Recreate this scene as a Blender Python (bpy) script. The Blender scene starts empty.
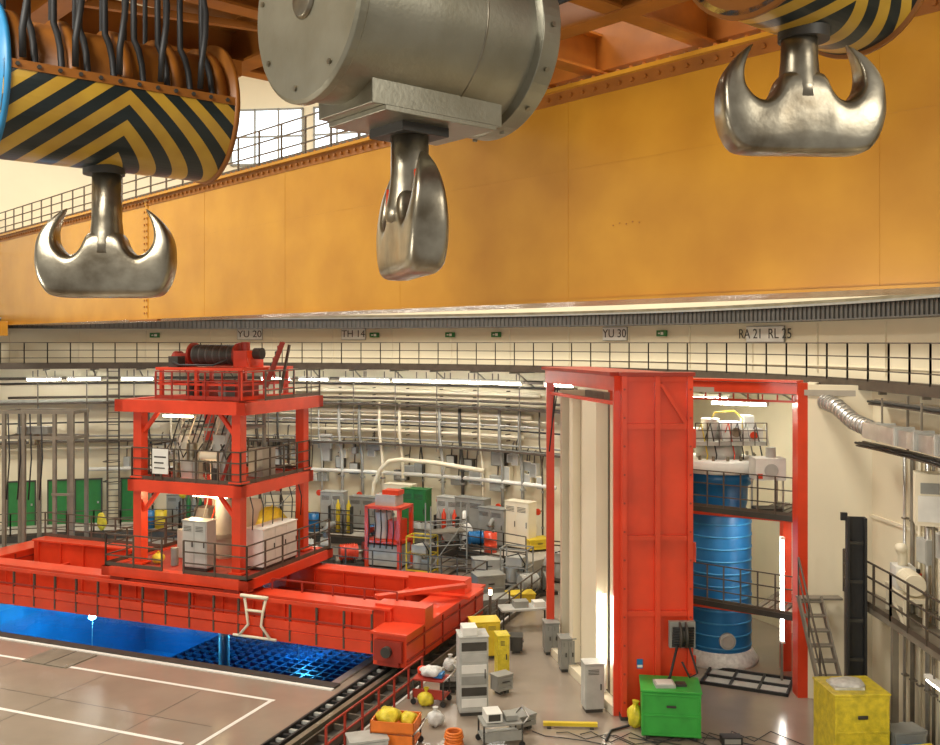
import bpy, math, random
from mathutils import Vector, Matrix
random.seed(7)
S=bpy.context.scene
R2=math.radians
# ---------------------------------------------------------------- materials
def mat(name,col,rough=0.5,metal=0.0,var=0.12,scale=3.0,bump=0.0,coat=0.0,col2=None,bscale=None):
    m=bpy.data.materials.new(name); m.use_nodes=True
    nt=m.node_tree; b=nt.nodes['Principled BSDF']
    b.inputs['Roughness'].default_value=rough; b.inputs['Metallic'].default_value=metal
    b.inputs['Coat Weight'].default_value=coat; b.inputs['Coat Roughness'].default_value=0.2
    tc=nt.nodes.new('ShaderNodeTexCoord'); n=nt.nodes.new('ShaderNodeTexNoise')
    n.inputs['Scale'].default_value=scale; n.inputs['Detail'].default_value=6
    nt.links.new(tc.outputs['Object'],n.inputs['Vector'])
    r=nt.nodes.new('ShaderNodeValToRGB')
    c2=col2 if col2 else tuple(c*(1-2*var) for c in col)
    r.color_ramp.elements[0].position=0.3; r.color_ramp.elements[1].position=0.68
    r.color_ramp.elements[0].color=(*c2,1); r.color_ramp.elements[1].color=(*col,1)
    nt.links.new(n.outputs['Fac'],r.inputs['Fac']); nt.links.new(r.outputs['Color'],b.inputs['Base Color'])
    if bump>0:
        n2=nt.nodes.new('ShaderNodeTexNoise'); n2.inputs['Scale'].default_value=bscale or scale*6
        nt.links.new(tc.outputs['Object'],n2.inputs['Vector'])
        bp=nt.nodes.new('ShaderNodeBump'); bp.inputs['Strength'].default_value=bump; bp.inputs['Distance'].default_value=0.02
        nt.links.new(n2.outputs['Fac'],bp.inputs['Height']); nt.links.new(bp.outputs['Normal'],b.inputs['Normal'])
    return m
def emis(name,col,st):
    m=bpy.data.materials.new(name); m.use_nodes=True
    b=m.node_tree.nodes['Principled BSDF']
    b.inputs['Base Color'].default_value=(*col,1); b.inputs['Emission Color'].default_value=(*col,1)
    b.inputs['Emission Strength'].default_value=st
    return m
AMBER=mat('amber_paint',(0.60,0.29,0.027),0.25,0,0.10,0.55,0.06,0.35,(0.47,0.205,0.018))
ORANGE=mat('orange_steel',(0.38,0.13,0.016),0.45,0,0.2,1.2)
RED=mat('red_paint',(0.78,0.062,0.018),0.32,0,0.12,1.0,0.03,0.2)
DRED=mat('dark_red_paint',(0.38,0.033,0.015),0.5,0,0.15,2)
CREAM=mat('cream_wall_paint',(0.82,0.74,0.54),0.5,0,0.05,0.35)
CREAM2=mat('cream_panel',(0.85,0.77,0.58),0.5,0,0.05,0.5)
WHITE=mat('white_paint',(0.78,0.77,0.71),0.45,0,0.06,3)
GREY=mat('grey_paint',(0.30,0.30,0.27),0.45,0,0.1,3)
LGREY=mat('light_grey_paint',(0.48,0.48,0.44),0.45,0,0.1,3)
DGREY=mat('dark_steel',(0.07,0.065,0.055),0.5,0.3,0.15,3)
RAILM=mat('railing_steel',(0.12,0.095,0.07),0.5,0.3,0.15,3)
BLACK=mat('black_rubber',(0.02,0.02,0.02),0.55,0,0.1,5)
STEEL=mat('forged_steel',(0.44,0.40,0.31),0.30,0.95,0.3,3.4,0.07,0,(0.17,0.14,0.095),16)
BSTEEL=mat('brushed_steel',(0.38,0.36,0.28),0.36,0.8,0.15,1.8,0.08,0,(0.27,0.25,0.18),30)
ALU=mat('aluminium',(0.66,0.65,0.62),0.33,0.8,0.1,3,0.2)
GREEN=mat('green_paint',(0.025,0.19,0.045),0.45,0,0.1,3)
BGREEN=mat('bright_green_paint',(0.04,0.38,0.05),0.45,0,0.1,3)
YEL=mat('yellow_paint',(0.74,0.54,0.03),0.45,0,0.08,3)
YELP=mat('yellow_plastic_sheet',(0.82,0.66,0.04),0.3,0,0.18,6,0.8)
BLUE=mat('blue_paint',(0.010,0.165,0.42),0.35,0,0.12,1.5,0.05)
LBLUE=mat('light_blue_paint',(0.04,0.28,0.56),0.4,0,0.1,3)
FLOORM=mat('epoxy_floor_paint',(0.345,0.285,0.222),0.17,0,0.14,0.35,0.03,0.4)
GALM=mat('gallery_deck_steel',(0.25,0.22,0.17),0.5,0.2,0.12,2)
RAILB=mat('runway_steel',(0.12,0.115,0.105),0.5,0.3,0.12,2)
LINE=mat('white_floor_line',(0.82,0.80,0.75),0.5,0,0.05,5)
POOLM=mat('pool_liner_steel',(0.03,0.30,0.62),0.4,0.1,0.25,0.5)
RACK=mat('fuel_rack_steel',(0.012,0.10,0.26),0.4,0.2,0.2,3)
ORG=mat('orange_plastic',(0.78,0.19,0.02),0.45,0,0.1,4)
CONC=mat('concrete_screed',(0.44,0.40,0.33),0.7,0,0.1,1.2,0.1)
TAPE=mat('white_film',(0.76,0.76,0.72),0.3,0,0.15,8,0.9)
LAMP=emis('fluorescent_tube',(1,0.96,0.86),34)
LAMPW=emis('warm_lamp',(1,0.8,0.45),18)
GLOWM=emis('wall_glow_panel',(0.78,0.90,1.0),2.2)  # emission stands in for the brightly lit upper wall
UWL=emis('underwater_lamp_glass',(0.6,0.92,1.0),60)
def chevron():
    m=bpy.data.materials.new('hazard_chevron'); m.use_nodes=True; nt=m.node_tree
    b=nt.nodes['Principled BSDF']; b.inputs['Roughness'].default_value=0.3
    tc=nt.nodes.new('ShaderNodeTexCoord'); sp=nt.nodes.new('ShaderNodeSeparateXYZ')
    nt.links.new(tc.outputs['Object'],sp.inputs[0])
    def M(op,a,bv=None):
        n=nt.nodes.new('ShaderNodeMath'); n.operation=op
        for i,x in enumerate((a,bv)):
            if x is None: continue
            if isinstance(x,(int,float)): n.inputs[i].default_value=x
            else: nt.links.new(x,n.inputs[i])
        return n.outputs[0]
    ax=M('ABSOLUTE',sp.outputs['X']); ax=M('MULTIPLY',ax,0.8)
    s=M('ADD',ax,sp.outputs['Z']); s=M('ADD',s,5.05); s=M('MULTIPLY',s,3.7); f=M('FRACT',s); g=M('GREATER_THAN',f,0.5)
    no=nt.nodes.new('ShaderNodeTexNoise'); no.inputs['Scale'].default_value=3; nt.links.new(tc.outputs['Object'],no.inputs['Vector'])
    cr=nt.nodes.new('ShaderNodeValToRGB'); cr.color_ramp.elements[0].color=(0.42,0.21,0.025,1); cr.color_ramp.elements[1].color=(0.74,0.47,0.05,1)
    nt.links.new(no.outputs['Fac'],cr.inputs[0])
    mx=nt.nodes.new('ShaderNodeMixRGB'); nt.links.new(cr.outputs[0],mx.inputs[1]); mx.inputs[2].default_value=(0.012,0.02,0.02,1)
    nt.links.new(g,mx.inputs[0]); nt.links.new(mx.outputs[0],b.inputs['Base Color'])
    return m
CHEV=chevron()
def water():
    m=bpy.data.materials.new('pool_water'); m.use_nodes=True; nt=m.node_tree
    nt.nodes.remove(nt.nodes['Principled BSDF']); out=nt.nodes['Material Output']
    t=nt.nodes.new('ShaderNodeBsdfTransparent'); t.inputs[0].default_value=(0.25,0.68,0.92,1)
    g=nt.nodes.new('ShaderNodeBsdfGlossy'); g.inputs['Roughness'].default_value=0.04
    fr=nt.nodes.new('ShaderNodeFresnel'); fr.inputs[0].default_value=1.2
    n=nt.nodes.new('ShaderNodeTexNoise'); n.inputs['Scale'].default_value=2.5
    tc=nt.nodes.new('ShaderNodeTexCoord'); nt.links.new(tc.outputs['Object'],n.inputs['Vector'])
    bp=nt.nodes.new('ShaderNodeBump'); bp.inputs['Strength'].default_value=0.12; bp.inputs['Distance'].default_value=0.1
    nt.links.new(n.outputs['Fac'],bp.inputs['Height']); nt.links.new(bp.outputs[0],g.inputs['Normal']); nt.links.new(bp.outputs[0],fr.inputs['Normal'])
    mx=nt.nodes.new('ShaderNodeMixShader'); nt.links.new(fr.outputs[0],mx.inputs[0]); nt.links.new(t.outputs[0],mx.inputs[1]); nt.links.new(g.outputs[0],mx.inputs[2])
    nt.links.new(mx.outputs[0],out.inputs['Surface']); return m
WATER=water()
# ---------------------------------------------------------------- builder
class B:
    def __init__(s,name,loc=(0,0,0),rz=0.0):
        s.n=name; s.v=[]; s.f=[]; s.m=[]; s.sm=[]; s.mats=[]
        s.M=Matrix.Translation(Vector(loc))@Matrix.Rotation(rz,4,'Z')
    def add(s,vs,fs,m,smooth=False):
        if m not in s.mats: s.mats.append(m)
        k=s.mats.index(m); o=len(s.v)
        s.v+= [tuple(v) for v in vs]
        for f in fs: s.f.append([i+o for i in f]); s.m.append(k); s.sm.append(smooth)
    def box(s,x0,x1,y0,y1,z0,z1,m):
        v=[(x,y,z) for x in(x0,x1) for y in(y0,y1) for z in(z0,z1)]
        s.add(v,[(0,1,3,2),(4,6,7,5),(0,4,5,1),(2,3,7,6),(0,2,6,4),(1,5,7,3)],m)
    def beam(s,p,q,w,h,m):
        p=Vector(p);q=Vector(q);d=(q-p)
        if d.length<1e-5: return
        d.normalize(); up=Vector((0,0,1)) if abs(d.z)<0.98 else Vector((0,1,0))
        a=d.cross(up).normalized(); b=a.cross(d)
        v=[e+a*(sa*w/2)+b*(sb*h/2) for e in(p,q) for sa in(-1,1) for sb in(-1,1)]
        s.add(v,[(0,1,3,2),(4,6,7,5),(0,4,5,1),(2,3,7,6),(0,2,6,4),(1,5,7,3)],m)
    def ibeam(s,p,q,w,h,m,t=0.04):
        p=Vector(p);q=Vector(q);z=Vector((0,0,h/2))
        s.beam(p+z,q+z,w,t,m); s.beam(p-z,q-z,w,t,m); s.beam(p,q,t,h,m)
    def cyl(s,p,q,r,m,n=14,r2=None,cap=True,smooth=True):
        p=Vector(p);q=Vector(q);d=(q-p).normalized(); r2=r if r2 is None else r2
        up=Vector((0,0,1)) if abs(d.z)<0.95 else Vector((1,0,0))
        a=d.cross(up).normalized(); b=d.cross(a)
        vs=[]
        for e,rr in((p,r),(q,r2)):
            for i in range(n):
                t=2*math.pi*i/n; vs.append(e+a*math.cos(t)*rr+b*math.sin(t)*rr)
        s.add(vs,[(i,(i+1)%n,n+(i+1)%n,n+i) for i in range(n)],m,smooth)
        if cap: s.add(vs,[list(range(n))[::-1],list(range(n,2*n))],m)
    def tube(s,pts,r,m,n=6):
        P=[Vector(p) for p in pts]; rings=[]; a=None
        for i,p in enumerate(P):
            d=(P[min(i+1,len(P)-1)]-P[max(i-1,0)]).normalized()
            if a is None:
                up=Vector((0,0,1)) if abs(d.z)<0.95 else Vector((1,0,0)); a=d.cross(up).normalized()
            a=(a-d*a.dot(d)).normalized(); b=d.cross(a)
            rings+= [p+a*math.cos(2*math.pi*j/n)*r+b*math.sin(2*math.pi*j/n)*r for j in range(n)]
        fs=[]
        for i in range(len(P)-1):
            for j in range(n): fs.append((i*n+j,i*n+(j+1)%n,(i+1)*n+(j+1)%n,(i+1)*n+j))
        fs.append(list(range(n))[::-1]); fs.append([len(rings)-n+j for j in range(n)])
        s.add(rings,fs,m,True)
    def lathe(s,prof,c,m,n=32,axis='Z',smooth=True):
        vs=[]
        for r,h in prof:
            for i in range(n):
                t=2*math.pi*i/n; x,y=r*math.cos(t),r*math.sin(t)
                vs.append((c[0]+x,c[1]+y,c[2]+h) if axis=='Z' else (c[0]+h,c[1]+x,c[2]+y))
        s.add(vs,[(k*n+i,k*n+(i+1)%n,(k+1)*n+(i+1)%n,(k+1)*n+i) for k in range(len(prof)-1) for i in range(n)],m,smooth)
    def arc(s,r0,r1,z0,z1,a0,a1,m,n=60):
        vs=[];fs=[]
        for i in range(n+1):
            t=R2(a0+(a1-a0)*i/n); c,d=math.cos(t),math.sin(t)
            vs+=[(r0*c,r0*d,z0),(r1*c,r1*d,z0),(r1*c,r1*d,z1),(r0*c,r0*d,z1)]
        for i in range(n):
            o=i*4
            for k in range(4): fs.append((o+k,o+4+k,o+4+(k+1)%4,o+(k+1)%4))
        fs+=[(0,3,2,1),(n*4,n*4+1,n*4+2,n*4+3)]
        s.add(vs,fs,m)
    def blob(s,c,r,m,seed=0,n=12,k=0.12):
        rnd=random.Random(seed); vs=[];fs=[]
        p1,p2,p3=[rnd.uniform(0,6) for _ in range(3)]
        for i in range(n+1):
            ph=math.pi*i/n
            for j in range(n*2):
                t=math.pi*j/n; q=1+(k*math.sin(3*t+p1+ph*2)+k*.7*math.sin(5*t+p2-ph*3)+rnd.uniform(-.05,.05))*math.sin(ph)
                vs.append((c[0]+r[0]*q*math.sin(ph)*math.cos(t),c[1]+r[1]*q*math.sin(ph)*math.sin(t),c[2]+max(-r[2],r[2]*(q*-math.cos(ph)))))
        w=n*2
        for i in range(n):
            for j in range(w): fs.append((i*w+j,i*w+(j+1)%w,(i+1)*w+(j+1)%w,(i+1)*w+j))
        s.add(vs,fs,m,True)
    def rail(s,pts,h=1.1,m=None,sp=1.5,w=0.045,toe=True,mids=2):
        m=m or RAILM
        P=[Vector(p) for p in pts]
        for i in range(len(P)-1):
            p,q=P[i],P[i+1]; L=(q-p).length; n=max(1,round(L/sp))
            for k in range(n+1):
                c=p.lerp(q,k/n); s.beam(c,c+Vector((0,0,h)),w,w,m)
            for k in range(1,mids+2):
                z=Vector((0,0,h*k/(mids+1))); s.beam(p+z,q+z,w*0.8,w*0.8,m)
            if toe: s.beam(p+Vector((0,0,0.07)),q+Vector((0,0,0.07)),0.015,0.13,m)
    def done(s,bevel=0,seg=2,parent=None):
        me=bpy.data.meshes.new(s.n); me.from_pydata(s.v,[],s.f)
        for m in s.mats: me.materials.append(m)
        me.polygons.foreach_set('material_index',s.m); me.polygons.foreach_set('use_smooth',s.sm); me.update()
        o=bpy.data.objects.new(s.n,me); S.collection.objects.link(o); o.matrix_world=s.M
        if bevel:
            b=o.modifiers.new('bevel','BEVEL'); b.width=bevel; b.segments=seg; b.limit_method='ANGLE'; b.angle_limit=R2(35)
        if parent: o.parent=parent
        return o
C=(-14,23,0)
FR=math.atan2(-0.3755,0.927)   # pool / bridge frame
def W(th,R,z): t=R2(th); return (C[0]+R*math.cos(t),C[1]+R*math.sin(t),z)
def L(th,R,z): t=R2(th); return (R*math.cos(t),R*math.sin(t),z)
def P(a,b,z=0): return (0.927*a+0.3755*b,-0.3755*a+0.927*b,z)
# ---------------------------------------------------------------- shell
o=B('wall_back',C); o.arc(27,27.4,-0.3,24,-38,165,CREAM,120)
for th in range(-30,160,7): o.beam(L(th,26.97,9),L(th,26.97,10.6),0.05,0.03,CREAM2)
for z in (9.2,11.9,14.5): o.arc(26.95,27,z,z+0.03,-38,165,CREAM2,100)
o.done()
o=B('ceiling',C)
prof=[(27.2,24),(25,27),(20,30),(12,32.5),(4,33.5),(0.01,33.6)]
n=64; vs=[(r*math.cos(2*math.pi*i/n),r*math.sin(2*math.pi*i/n),z) for r,z in prof for i in range(n)]
o.add(vs,[(k*n+i,k*n+(i+1)%n,(k+1)*n+(i+1)%n,(k+1)*n+i) for k in range(len(prof)-1) for i in range(n)],CREAM,True)
o.done()
fl=B('floor',C); fl.cyl((0,0,-0.3),(0,0,0),27.2,FLOORM,128,smooth=False); flo=fl.done()
cut=B('cutter',(0,0,0),FR); cut.box(-31,-14.3,24.5,36,-1,1,FLOORM); co=cut.done()
bm=flo.modifiers.new('pool','BOOLEAN'); bm.object=co; bm.operation='DIFFERENCE'; bm.solver='EXACT'
bpy.context.view_layer.update()
dg=bpy.context.evaluated_depsgraph_get(); nm=bpy.data.meshes.new_from_object(flo.evaluated_get(dg))
flo.modifiers.clear(); flo.data=nm; bpy.data.objects.remove(co)
# pool
o=B('spent_fuel_pool',(0,0,0),FR)
o.box(-31.2,-14.1,24.3,36.2,-4.6,-4.4,POOLM)
o.box(-31.2,-31,24.3,36.2,-4.4,-0.02,POOLM); o.box(-14.3,-14.1,24.3,36.2,-4.4,-0.02,POOLM)
o.box(-31.2,-14.1,24.3,24.5,-4.4,-0.02,POOLM); o.box(-31.2,-14.1,36,36.2,-4.4,-0.02,POOLM)
for z in(-0.45,): o.box(-31,-14.3,24.5,24.56,z,z+0.3,ALU)
o.box(-31.3,-14.0,24.15,24.5,0.0,0.06,DGREY); o.box(-31.3,-14.0,24.02,24.15,0.0,0.03,LINE); o.box(-14.3,-14.05,24.5,36,0,0.06,ALU)
o.done()
o=B('fuel_storage_rack',(0,0,0),FR)
o.box(-24.3,-14.6,25.0,35.5,-4.38,-3.4,BLACK)
for i in range(23):
    a=-24.3+i*0.44; o.box(a,a+0.08,25.0,35.5,-3.4,-2.0,RACK)
for j in range(25):
    b=25.0+j*0.44; o.box(-24.3,-14.6,b,b+0.08,-3.4,-2.0,RACK)
o.done()
o=B('pool_water_surface',(0,0,0),FR); o.add([(-31,24.5,-0.5),(-14.3,24.5,-0.5),(-14.3,36,-0.5),(-31,36,-0.5)],[(0,1,2,3)],WATER); o.done()
for k,(a,b) in enumerate(((-25.9,25.9),(-19.5,31),(-28.5,30),(-17,34))):
    o=B('underwater_lamp',P(a,b,-1.0)); o.blob((0,0,0),(.15,.15,.15),UWL,1,10,0); o.cyl((0,0,0.12),(0,0,0.2),0.1,ALU,12); o.cyl((0,0,-3.38),(0,0,-0.1),0.02,ALU,8); o.done()
o=B('floor_marking_line',(0,0,0),FR)
o.box(-30,-15.1,22.7,22.82,0.001,0.006,LINE); o.box(-15.25,-15.13,12,22.7,0.001,0.006,LINE)
o.box(-30,-15.6,19.4,19.52,0.001,0.006,LINE)
for a in(-28,-24.5,-21,-17.5): o.box(a,a+.02,17,22.6,0.001,0.003,DGREY)
o.box(-30,-15.6,20.6,20.62,0.001,0.003,DGREY); o.done()
o=B('floor_hatch_cover',(0,0,0),FR); o.box(-24.3,-22.5,22.6,23.9,0.0,0.03,GALM); o.box(-23.4,-23.35,22.6,23.9,0.03,0.035,DGREY)
for a in(-24.2,-22.65):
    for b in(22.7,23.75): o.cyl((a+.03,b+.03,.03),(a+.03,b+.03,.05),.04,ALU,8)
o.done()
# ---------------------------------------------------------------- gallery, crane runway
o=B('gallery_walkway',C)
o.arc(25,26.99,8.74,8.85,-36,150,GALM,120); o.arc(24.95,25.0,8.68,8.93,-36,150,RAILM,120)
for th in range(-34,150,5):
    o.beam(L(th,25.05,8.66),L(th,26.9,8.66),0.08,0.14,GALM); o.beam(L(th,25.6,8.6),L(th,26.95,7.9),0.05,0.05,GALM)
pts=[L(th,25.03,8.85) for th in [-36+2.4*i for i in range(78)]]
o.rail(pts,1.12,RAILM,1.05,0.042,True,2)
o.done()
o=B('crane_runway_rail',C)
o.arc(26.2,26.99,10.72,11.15,-38,165,RAILB,140); o.arc(26.1,27,11.15,11.22,-38,165,GREY,140); o.arc(26.1,27,10.68,10.72,-38,165,RAILB,140)
o.arc(26.45,26.55,11.22,11.34,-38,165,BSTEEL,140)
for i in range(400): th=-38+i*.5; o.beam(L(th,26.17,10.73),L(th,26.17,11.14),0.03,0.04,DGREY)
o.done()
def sign(txt,th,z,w):
    p=W(th,26.93,z); e=B('sign_board',p,R2(th+90)); e.box(-w/2,w/2,-0.02,0.04,-0.27,0.27,WHITE); e.box(-w/2-.02,w/2+.02,-0.03,0.02,-0.29,0.29,GREY); ob=e.done()
    c=bpy.data.curves.new('sign_text','FONT'); c.body=txt; c.size=0.5; c.align_x='CENTER'; c.align_y='CENTER'; c.extrude=0.004
    t=bpy.data.objects.new('sign_text',c); c.materials.append(DGREY); S.collection.objects.link(t); t.parent=ob
    t.matrix_local=Matrix.Translation((0,0.046,0))@Matrix.Rotation(math.pi,4,'Z')@Matrix.Rotation(math.pi/2,4,'X')
sign('YU 20',84.5,10.4,1.3); sign('TH 14',72.5,10.4,1.3); sign('YU 30',41.5,10.35,1.3); sign('RA 21  RL 25',24.5,10.28,1.9)
for th in (70,61,55.5,36,95): 
    e=B('exit_sign',W(th,26.9,10.35),R2(th+90)); e.box(-.25,.25,-.03,.06,-.12,.12,GREEN); e.box(-.12,.02,.06,.065,-.06,.06,WHITE); e.box(.06,.16,.06,.065,-.03,.03,WHITE); e.done()
for i,(th,z) in enumerate(((92,20.6),(82.5,20.6),(73,20.6),(101,20.6),(60,20.6))):
    e=B('upper_wall_glow_%d'%(i+1),W(th,26.9,z),R2(th+90)); e.box(-1.9,1.9,0,.05,-1.4,1.4,GLOWM)  # added glowing panel imitating the lamp-lit upper wall, no real opening
    for x in(-1.9,-.63,.63,1.9): e.box(x-.05,x+.05,-.02,.12,-1.45,1.45,GREY)
    for z2 in(-1.4,0,1.4): e.box(-1.95,1.95,-.02,.12,z2-.05,z2+.05,GREY)
    e.done()
# ---------------------------------------------------------------- crane girder
GA=math.atan2(-0.739,0.674); G0=(0,22.05,0)
o=B('crane_girder',G0,GA)
o.box(-35,15,0,1.8,10.87,15.2,AMBER)
o.box(-35,15,-0.12,1.95,10.82,10.87,AMBER); o.box(-35,15,-0.14,1.98,15.2,15.28,AMBER)
o.box(-35,15,-0.02,0.0,14.95,15.2,ORANGE)
for i in range(160):
    x=-35+i*0.315; o.cyl((x,-0.08,15.07),(x,-0.0,15.07),0.045,ORANGE,6,smooth=False)
    o.cyl((x,-0.07,15.28),(x,-0.07,15.33),0.04,ORANGE,6,smooth=False)
for xs in(-17.5,):
    o.box(xs-.16,xs+.16,-0.025,0,10.87,15.2,AMBER)
    for k in range(18):
        for dx in(-.1,.1): o.cyl((xs+dx,-0.05,11.05+k*.23),(xs+dx,-.02,11.05+k*.23),0.04,ORANGE,6,smooth=False)
    o.box(xs-1.2,xs+1.2,-.14,0,10.76,10.82,ORANGE)
for xs in(3,-8,9.5,-2.6,-13): o.box(xs-.012,xs+.012,-0.006,0,10.87,15.0,AMBER)
o.box(-35,15,-.005,0,13.55,13.57,AMBER)
for k in range(5): o.cyl((4.2+k*.16,-.012,12.3+.03*(k%2)),(4.2+k*.16,0,12.3+.03*(k%2)),.015,ORANGE,6)
o.box(-35,15,0.85,0.95,15.28,15.42,BSTEEL)
o.box(-33.9,-32.9,-.7,-.14,10.3,11.0,AMBER)
o.done()
o=B('girder_walkway_railing',G0,GA)
o.rail([(-35,0.0,15.28),(-1.8,0.0,15.28)],1.1,RAILM,1.3,0.05); o.rail([(-35,3.1,15.2),(15,3.1,15.2)],1.1,RAILM,1.3,0.05)
o.box(-35,15,1.99,3.2,15.1,15.16,GALM); o.done()
# trolley
o=B('crane_trolley',G0,GA)
for y in(-13,-9.2,-5.2,-2.0): o.ibeam((-1.5,y,16.0),(14,y,16.0),0.45,0.9,ORANGE,0.05)
for x in(-1.5,1.8,3.3,6.0,8.8,11.2,14): o.ibeam((x,-14,15.95),(x,1.6,15.95),0.4,0.75,ORANGE,0.05)
o.box(-1.6,14,0.5,1.3,15.6,16.7,ORANGE)
for x in(-0.8,1.2,8,12.5): o.cyl((x,.75,15.72),(x,1.05,15.72),0.3,STEEL,20)
o.box(-1.5,3.2,-14,0,16.45,16.5,ORANGE); o.box(3.6,14,-14,-3.2,16.45,16.5,ORANGE)
o.cyl((3.5,-8,17.3),(10,-8,17.3),0.75,STEEL,24); o.cyl((3.5,-11.5,17.3),(10,-11.5,17.3),0.75,STEEL,24)
for x in(3.2,10.2):
    for y in(-8,-11.5): o.box(x-.2,x+.2,y-.9,y+.9,16.5,17.6,ORANGE)
for x in (0.2,4.6,7.4): o.beam((x,-9.2,15.6),(x+1.2,-5.2,15.6),0.12,0.12,ORANGE)
o.box(-1.4,-.6,-7,-5.5,15.2,15.5,ORANGE)
o.rail([(-1.5,-14,16.5),(-1.5,1.5,16.5)],1.1,RAILM,1.4); o.rail([(-1.5,1.6,16.7),(14,1.6,16.7)],1.1,RAILM,1.4); o.rail([(2,-1.2,16.4),(14,-1.2,16.4)],1.1,RAILM,1.2)
for y in(-12,-10.4,-3.6): o.tube([(-1.4,y,15.5),(3,y+.1,15.35),(9,y,15.45),(14,y,15.4)],.05,BLACK)
o.done()
# hooks : cross-sections between an inner and an outer contour
HP=[((.395,.915),(.40,.92),.012),((.425,.86),(.455,.885),.05),((.465,.775),(.55,.80),.09),((.49,.68),(.635,.685),.125),((.49,.59),(.68,.565),.15),
    ((.467,.525),(.69,.44),.17),((.42,.47),(.685,.31),.185),((.365,.44),(.645,.16),.19),((.315,.44),(.56,.035),.19),((.26,.475),(.42,.003),.19),
    ((.215,.545),(.25,.0),.19),((.16,.66),(.12,.0),.185),((.0,.70),(.0,.0),.185)]
def sub(P,k=3):
    out=[]
    def cr(a,b,c,d,t): return 0.5*(2*b+(c-a)*t+(2*a-5*b+4*c-d)*t*t+(3*b-a-3*c+d)*t**3)
    Q=[(p[0][0],p[0][1],p[1][0],p[1][1],p[2]) for p in P]
    for i in range(len(Q)-1):
        a,b,c,d=Q[max(i-1,0)],Q[i],Q[i+1],Q[min(i+2,len(Q)-1)]
        for j in range(k): out.append([cr(a[m],b[m],c[m],d[m],j/k) for m in range(5)])
    out.append(list(Q[-1])); return out
def hook(name,loc,rz,shank,th=1.0,red=False,sc=1.0):
    half=sub(HP); full=half+[[-q[0],q[1],-q[2],q[3],q[4]] for q in half[-2::-1]]
    o=B(name,loc,rz); n=28; vs=[]
    for xi,zi,xo,zo,t in full:
        cx,cz=(xi+xo)/2,(zi+zo)/2; dx,dz=(xi-xo)/2,(zi-zo)/2
        for j in range(n):
            a=2*math.pi*j/n; ca,sa=math.cos(a),math.sin(a); e=0.5
            u=math.copysign(abs(ca)**e,ca); v=math.copysign(abs(sa)**e,sa)
            vs.append(((cx+dx*u)*sc,t*th*v*sc,(cz+dz*u)*sc))
    N=len(full)
    o.add(vs,[(i*n+j,i*n+(j+1)%n,(i+1)*n+(j+1)%n,(i+1)*n+j) for i in range(N-1) for j in range(n)]+[list(range(n)),[(N-1)*n+j for j in range(n)]],STEEL,True)
    if red: 
        for s in(-1,1): o.tube([(s*.48*sc,-.0,.76*sc),(s*.497*sc,-.0,.66*sc),(s*.477*sc,0,.54*sc),(s*.43*sc,0,.475*sc),(s*.35*sc,0,.435*sc)],.085*sc,RED,12)
    ob=o.done()
    k=B('shank',(0,0,0)); k.lathe([(0.0,.35*sc),(.19*sc,.45*sc),(.185*sc,.55*sc),(.165*sc,.66*sc),(.15*sc,.8*sc),(.145*sc,shank),(0.0,shank)],(0,0,0),STEEL,28)
    kk=k.done(); kk.parent=ob; kk.matrix_local=Matrix.Identity(4)
    return ob
hook('crane_hook',(-3.63,9.6,10.44),R2(4),1.42,1,False,.97)
hook('crane_hook',(-0.46,7.35,10.49),R2(-73),1.25,.78,True,.98)
hook('crane_hook',(2.64,7.7,11.5),R2(3),1.15,1,False,.96)
AX=R2(40)
o=B('striped_hook_block',(-3.66,9.6,12.43),AX)
def shell(o,x0,x1,r,a0,a1,m,n=24):
    vs=[];fs=[]
    for i in range(n+1):
        t=R2(a0+(a1-a0)*i/n)
        for x in(x0,x1):
            for rr in(r,r-.04): vs.append((x,rr*math.cos(t),rr*math.sin(t)))
    for i in range(n):
        k=i*4; fs+=[(k,k+4,k+6,k+2),(k+1,k+3,k+7,k+5),(k,k+1,k+5,k+4),(k+2,k+6,k+7,k+3)]
    fs+=[(0,2,3,1),(n*4,n*4+1,n*4+3,n*4+2)]
    o.add(vs,fs,m,False)
shell(o,-1.1,1.1,.71,-184,4,CHEV,48)
o.lathe([(.0,-1.05),(.60,-1.05),(.60,1.05),(0,1.05)],(0,0,0),ORANGE,36,'X')
for x in(-.95,-.49,0,.49,.95):
    o.lathe([(.55,x-.05),(.66,x-.05),(.66,x+.05),(.55,x+.05)],(0,0,0),ORANGE,36,'X')
o.box(-1.08,1.08,-.72,-.68,-.03,.05,ORANGE)
for k in range(12): o.cyl((-1.0+k*.18,-.74,.01),(-1.0+k*.18,-.72,.01),.02,DGREY,6,smooth=False)
for x in(-1.1,1.07): o.lathe([(.0,x),(.73,x),(.73,x+.05),(0,x+.05)],(0,0,0),LBLUE if x<0 else ORANGE,40,'X')
o.cyl((.0,0,-.62),(.0,0,-.76),.2,DGREY,24)
for x in(-.84,-.61,-.38,-.14,.14,.38,.61,.84):
    o.tube([(x,-.67*math.cos(R2(a)),.67*math.sin(R2(a))) for a in(-5,5,20,35,50)]+[(x,-.42,.9),(x,-.46,3.6)],.032,BLACK,8)
    o.tube([(x+.07,.66,0),(x+.07,.69,3.6)],.028,BLACK,8)
for x in(-.95,-.5,-.1,.3,.7): o.tube([(x,-.70,.08),(x-.03,-.80,.3),(x+.02,-.78,.6),(x+.08,-.66,.85),(x+.1,-.5,1.2),(x+.1,-.5,3.4)],.03,BLACK,8)
o.done()
o=B('steel_hook_block',(-0.47,7.4,12.43),AX)
o.lathe([(0,-.92),(.70,-.92)],(0,0,0),BSTEEL,72,'X',False)
o.lathe([(.70,-.92),(.73,-.90),(.73,-.84),(.69,-.82)],(0,0,0),BSTEEL,72,'X',False)
o.lathe([(.69,-.82),(.69,.70)],(0,0,0),BSTEEL,72,'X')
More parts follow.
